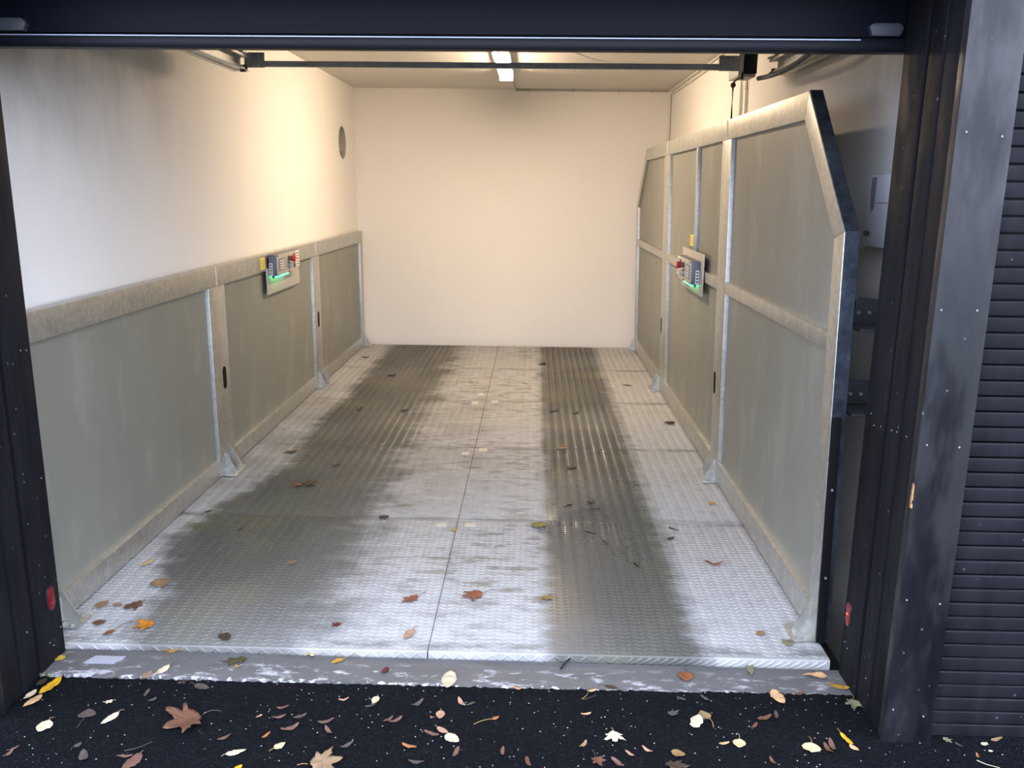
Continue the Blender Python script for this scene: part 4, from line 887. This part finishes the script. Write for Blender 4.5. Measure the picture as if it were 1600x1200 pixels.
def leaf_blade(kind, ln, wr, rng):
    """blade mesh in local space: base at origin, tip along +x, lying on z = 0"""
    v = []; f = []
    curl = rng.uniform(0.10, 0.35) * (2.2 if kind == 'strip' else 1)
    fold = rng.uniform(0.15, 0.6) * (1 if rng.random() < 0.7 else -0.5)
    if kind == 'maple':
        lob = [(0, 1.0), (50, 0.86), (-50, 0.88), (100, 0.6), (-100, 0.6)]
        N = 50; R = 4; c = 0.36
        rad = []
        for i in range(N):
            a = 360*i/N; a = a-360 if a > 180 else a
            r = 0.38
            for (la, lr) in lob:
                dd = abs(a-la); r = max(r, lr*max(0, 1-(dd/30)**1.1*0.68) if dd < 33 else 0)
            r *= 1 + 0.10*math.sin(i*2.9) + rng.uniform(-0.06, 0.06)
            rad.append((math.radians(a), r*0.70))
        v.append((c*ln, 0, 0))
        for k in range(1, R+1):
            for (a, r) in rad:
                q = r*k/R; v.append(((c + q*math.cos(a))*ln, q*math.sin(a)*ln*max(wr, 0.5)*1.15, 0))
        f += [(0, 1+i, 1+(i+1) % N) for i in range(N)]
        for k in range(R-1):
            f += [(1+k*N+i, 1+(k+1)*N+i, 1+(k+1)*N+(i+1) % N, 1+k*N+(i+1) % N) for i in range(N)]
    else:
        NX, NY = 12, 6
        for i in range(NX+1):
            t = i/NX; hw = max(0.02, outline(kind, t))*wr*ln/2
            for j in range(NY+1):
                s = j/NY*2-1; edge = 1 + (0.05*math.sin(i*2.3+3*s) if abs(s) == 1 else 0)
                v.append((t*ln, s*hw*edge, 0))
        f = [(i*(NY+1)+j, (i+1)*(NY+1)+j, (i+1)*(NY+1)+j+1, i*(NY+1)+j+1) for i in range(NX) for j in range(NY)]
    sd = rng.uniform(0, 50); out = []
    for (x, y, z) in v:
        t = x/ln-0.5
        zz = curl*ln*0.5*(t*t*2.0) + fold*abs(y)*0.45 + 0.10*ln*abs(mnoise.noise((x/ln*3+sd, y/ln*3, sd)))
        bend = (0.12*ln*math.sin(t*2.2+sd) if kind == 'strip' else 0)
        out.append([x, y+bend, zz])
    m = min(p[2] for p in out)
    for p in out: p[2] -= m
    # real thickness: a second skin half a millimetre below
    n = len(out); th = 0.0006
    vv = [(p[0], p[1], p[2]+th) for p in out] + [tuple(p) for p in out]
    ed = {}
    for q in f:
        for a, b_ in zip(q, q[1:]+q[:1]): ed[(a, b_)] = 1
    rim = [(a, b_) for (a, b_) in ed if (b_, a) not in ed]
    ff = list(f) + [tuple(i+n for i in q[::-1]) for q in f] + [(b_, a, a+n, b_+n) for (a, b_) in rim]
    return vv, ff
for idx, (x, y, z, ln, hd, wr, kind, colr, st, lab, grp) in enumerate(LEAVES):
    rng = random.Random(idx*13+5)
    cat = 'twig' if kind == 'twig' else 'leaf'
    if kind == 'twig':
        r = max(0.0011, min(0.004, ln*wr*0.5)); pts = []
        for i in range(8):
            t = i/7; pts.append((ln*t, 0.06*ln*math.sin(t*5+idx), r + 0.05*ln*(0.5-0.5*math.cos(t*3+idx))))
        zoff = min(p[2] for p in pts) - r
        o = MB().tube([(p[0], p[1], p[2]-zoff) for p in pts], [r*(1-0.5*i/7) for i in range(8)], 6).build('twig', LM[colr], origin=(0, 0, 0), smooth=True)
    else:
        vv, ff = leaf_blade(kind, ln, wr, rng)
        me = bpy.data.meshes.new('leaf'); me.from_pydata(vv, [], ff); me.materials.append(LM[colr])
        for p in me.polygons: p.use_smooth = True
        nm = {'maple': 'maple_leaf', 'strip': 'leaf_strip'}.get(kind, 'leaf')
        o = link(bpy.data.objects.new(nm, me))
        if st:
            sl = st*ln; k = rng.choice((-1, 1)); r = 0.0011
            zb = vv[len(vv)//2][2] if kind != 'maple' else 0.003
            pts = [(0.02*ln - sl*t, k*0.25*sl*t*t, max(r, zb*(1-t)+r) + 0.12*sl*math.sin(math.pi*t)) for t in (0, 0.2, 0.4, 0.6, 0.8, 1.0)]
            MB().tube(pts, r, 5).build('stalk', LM['greybrown' if colr in ('greybrown', 'darkbrown', 'rust', 'brown', 'mould') else 'tan'], o, origin=(0, 0, 0), smooth=True)
    o.location = (x, y, z); o.rotation_euler = (0, 0, hd); WLOC[o.name] = Vector((x, y, z))
    tag(o, lab, cat, grp)
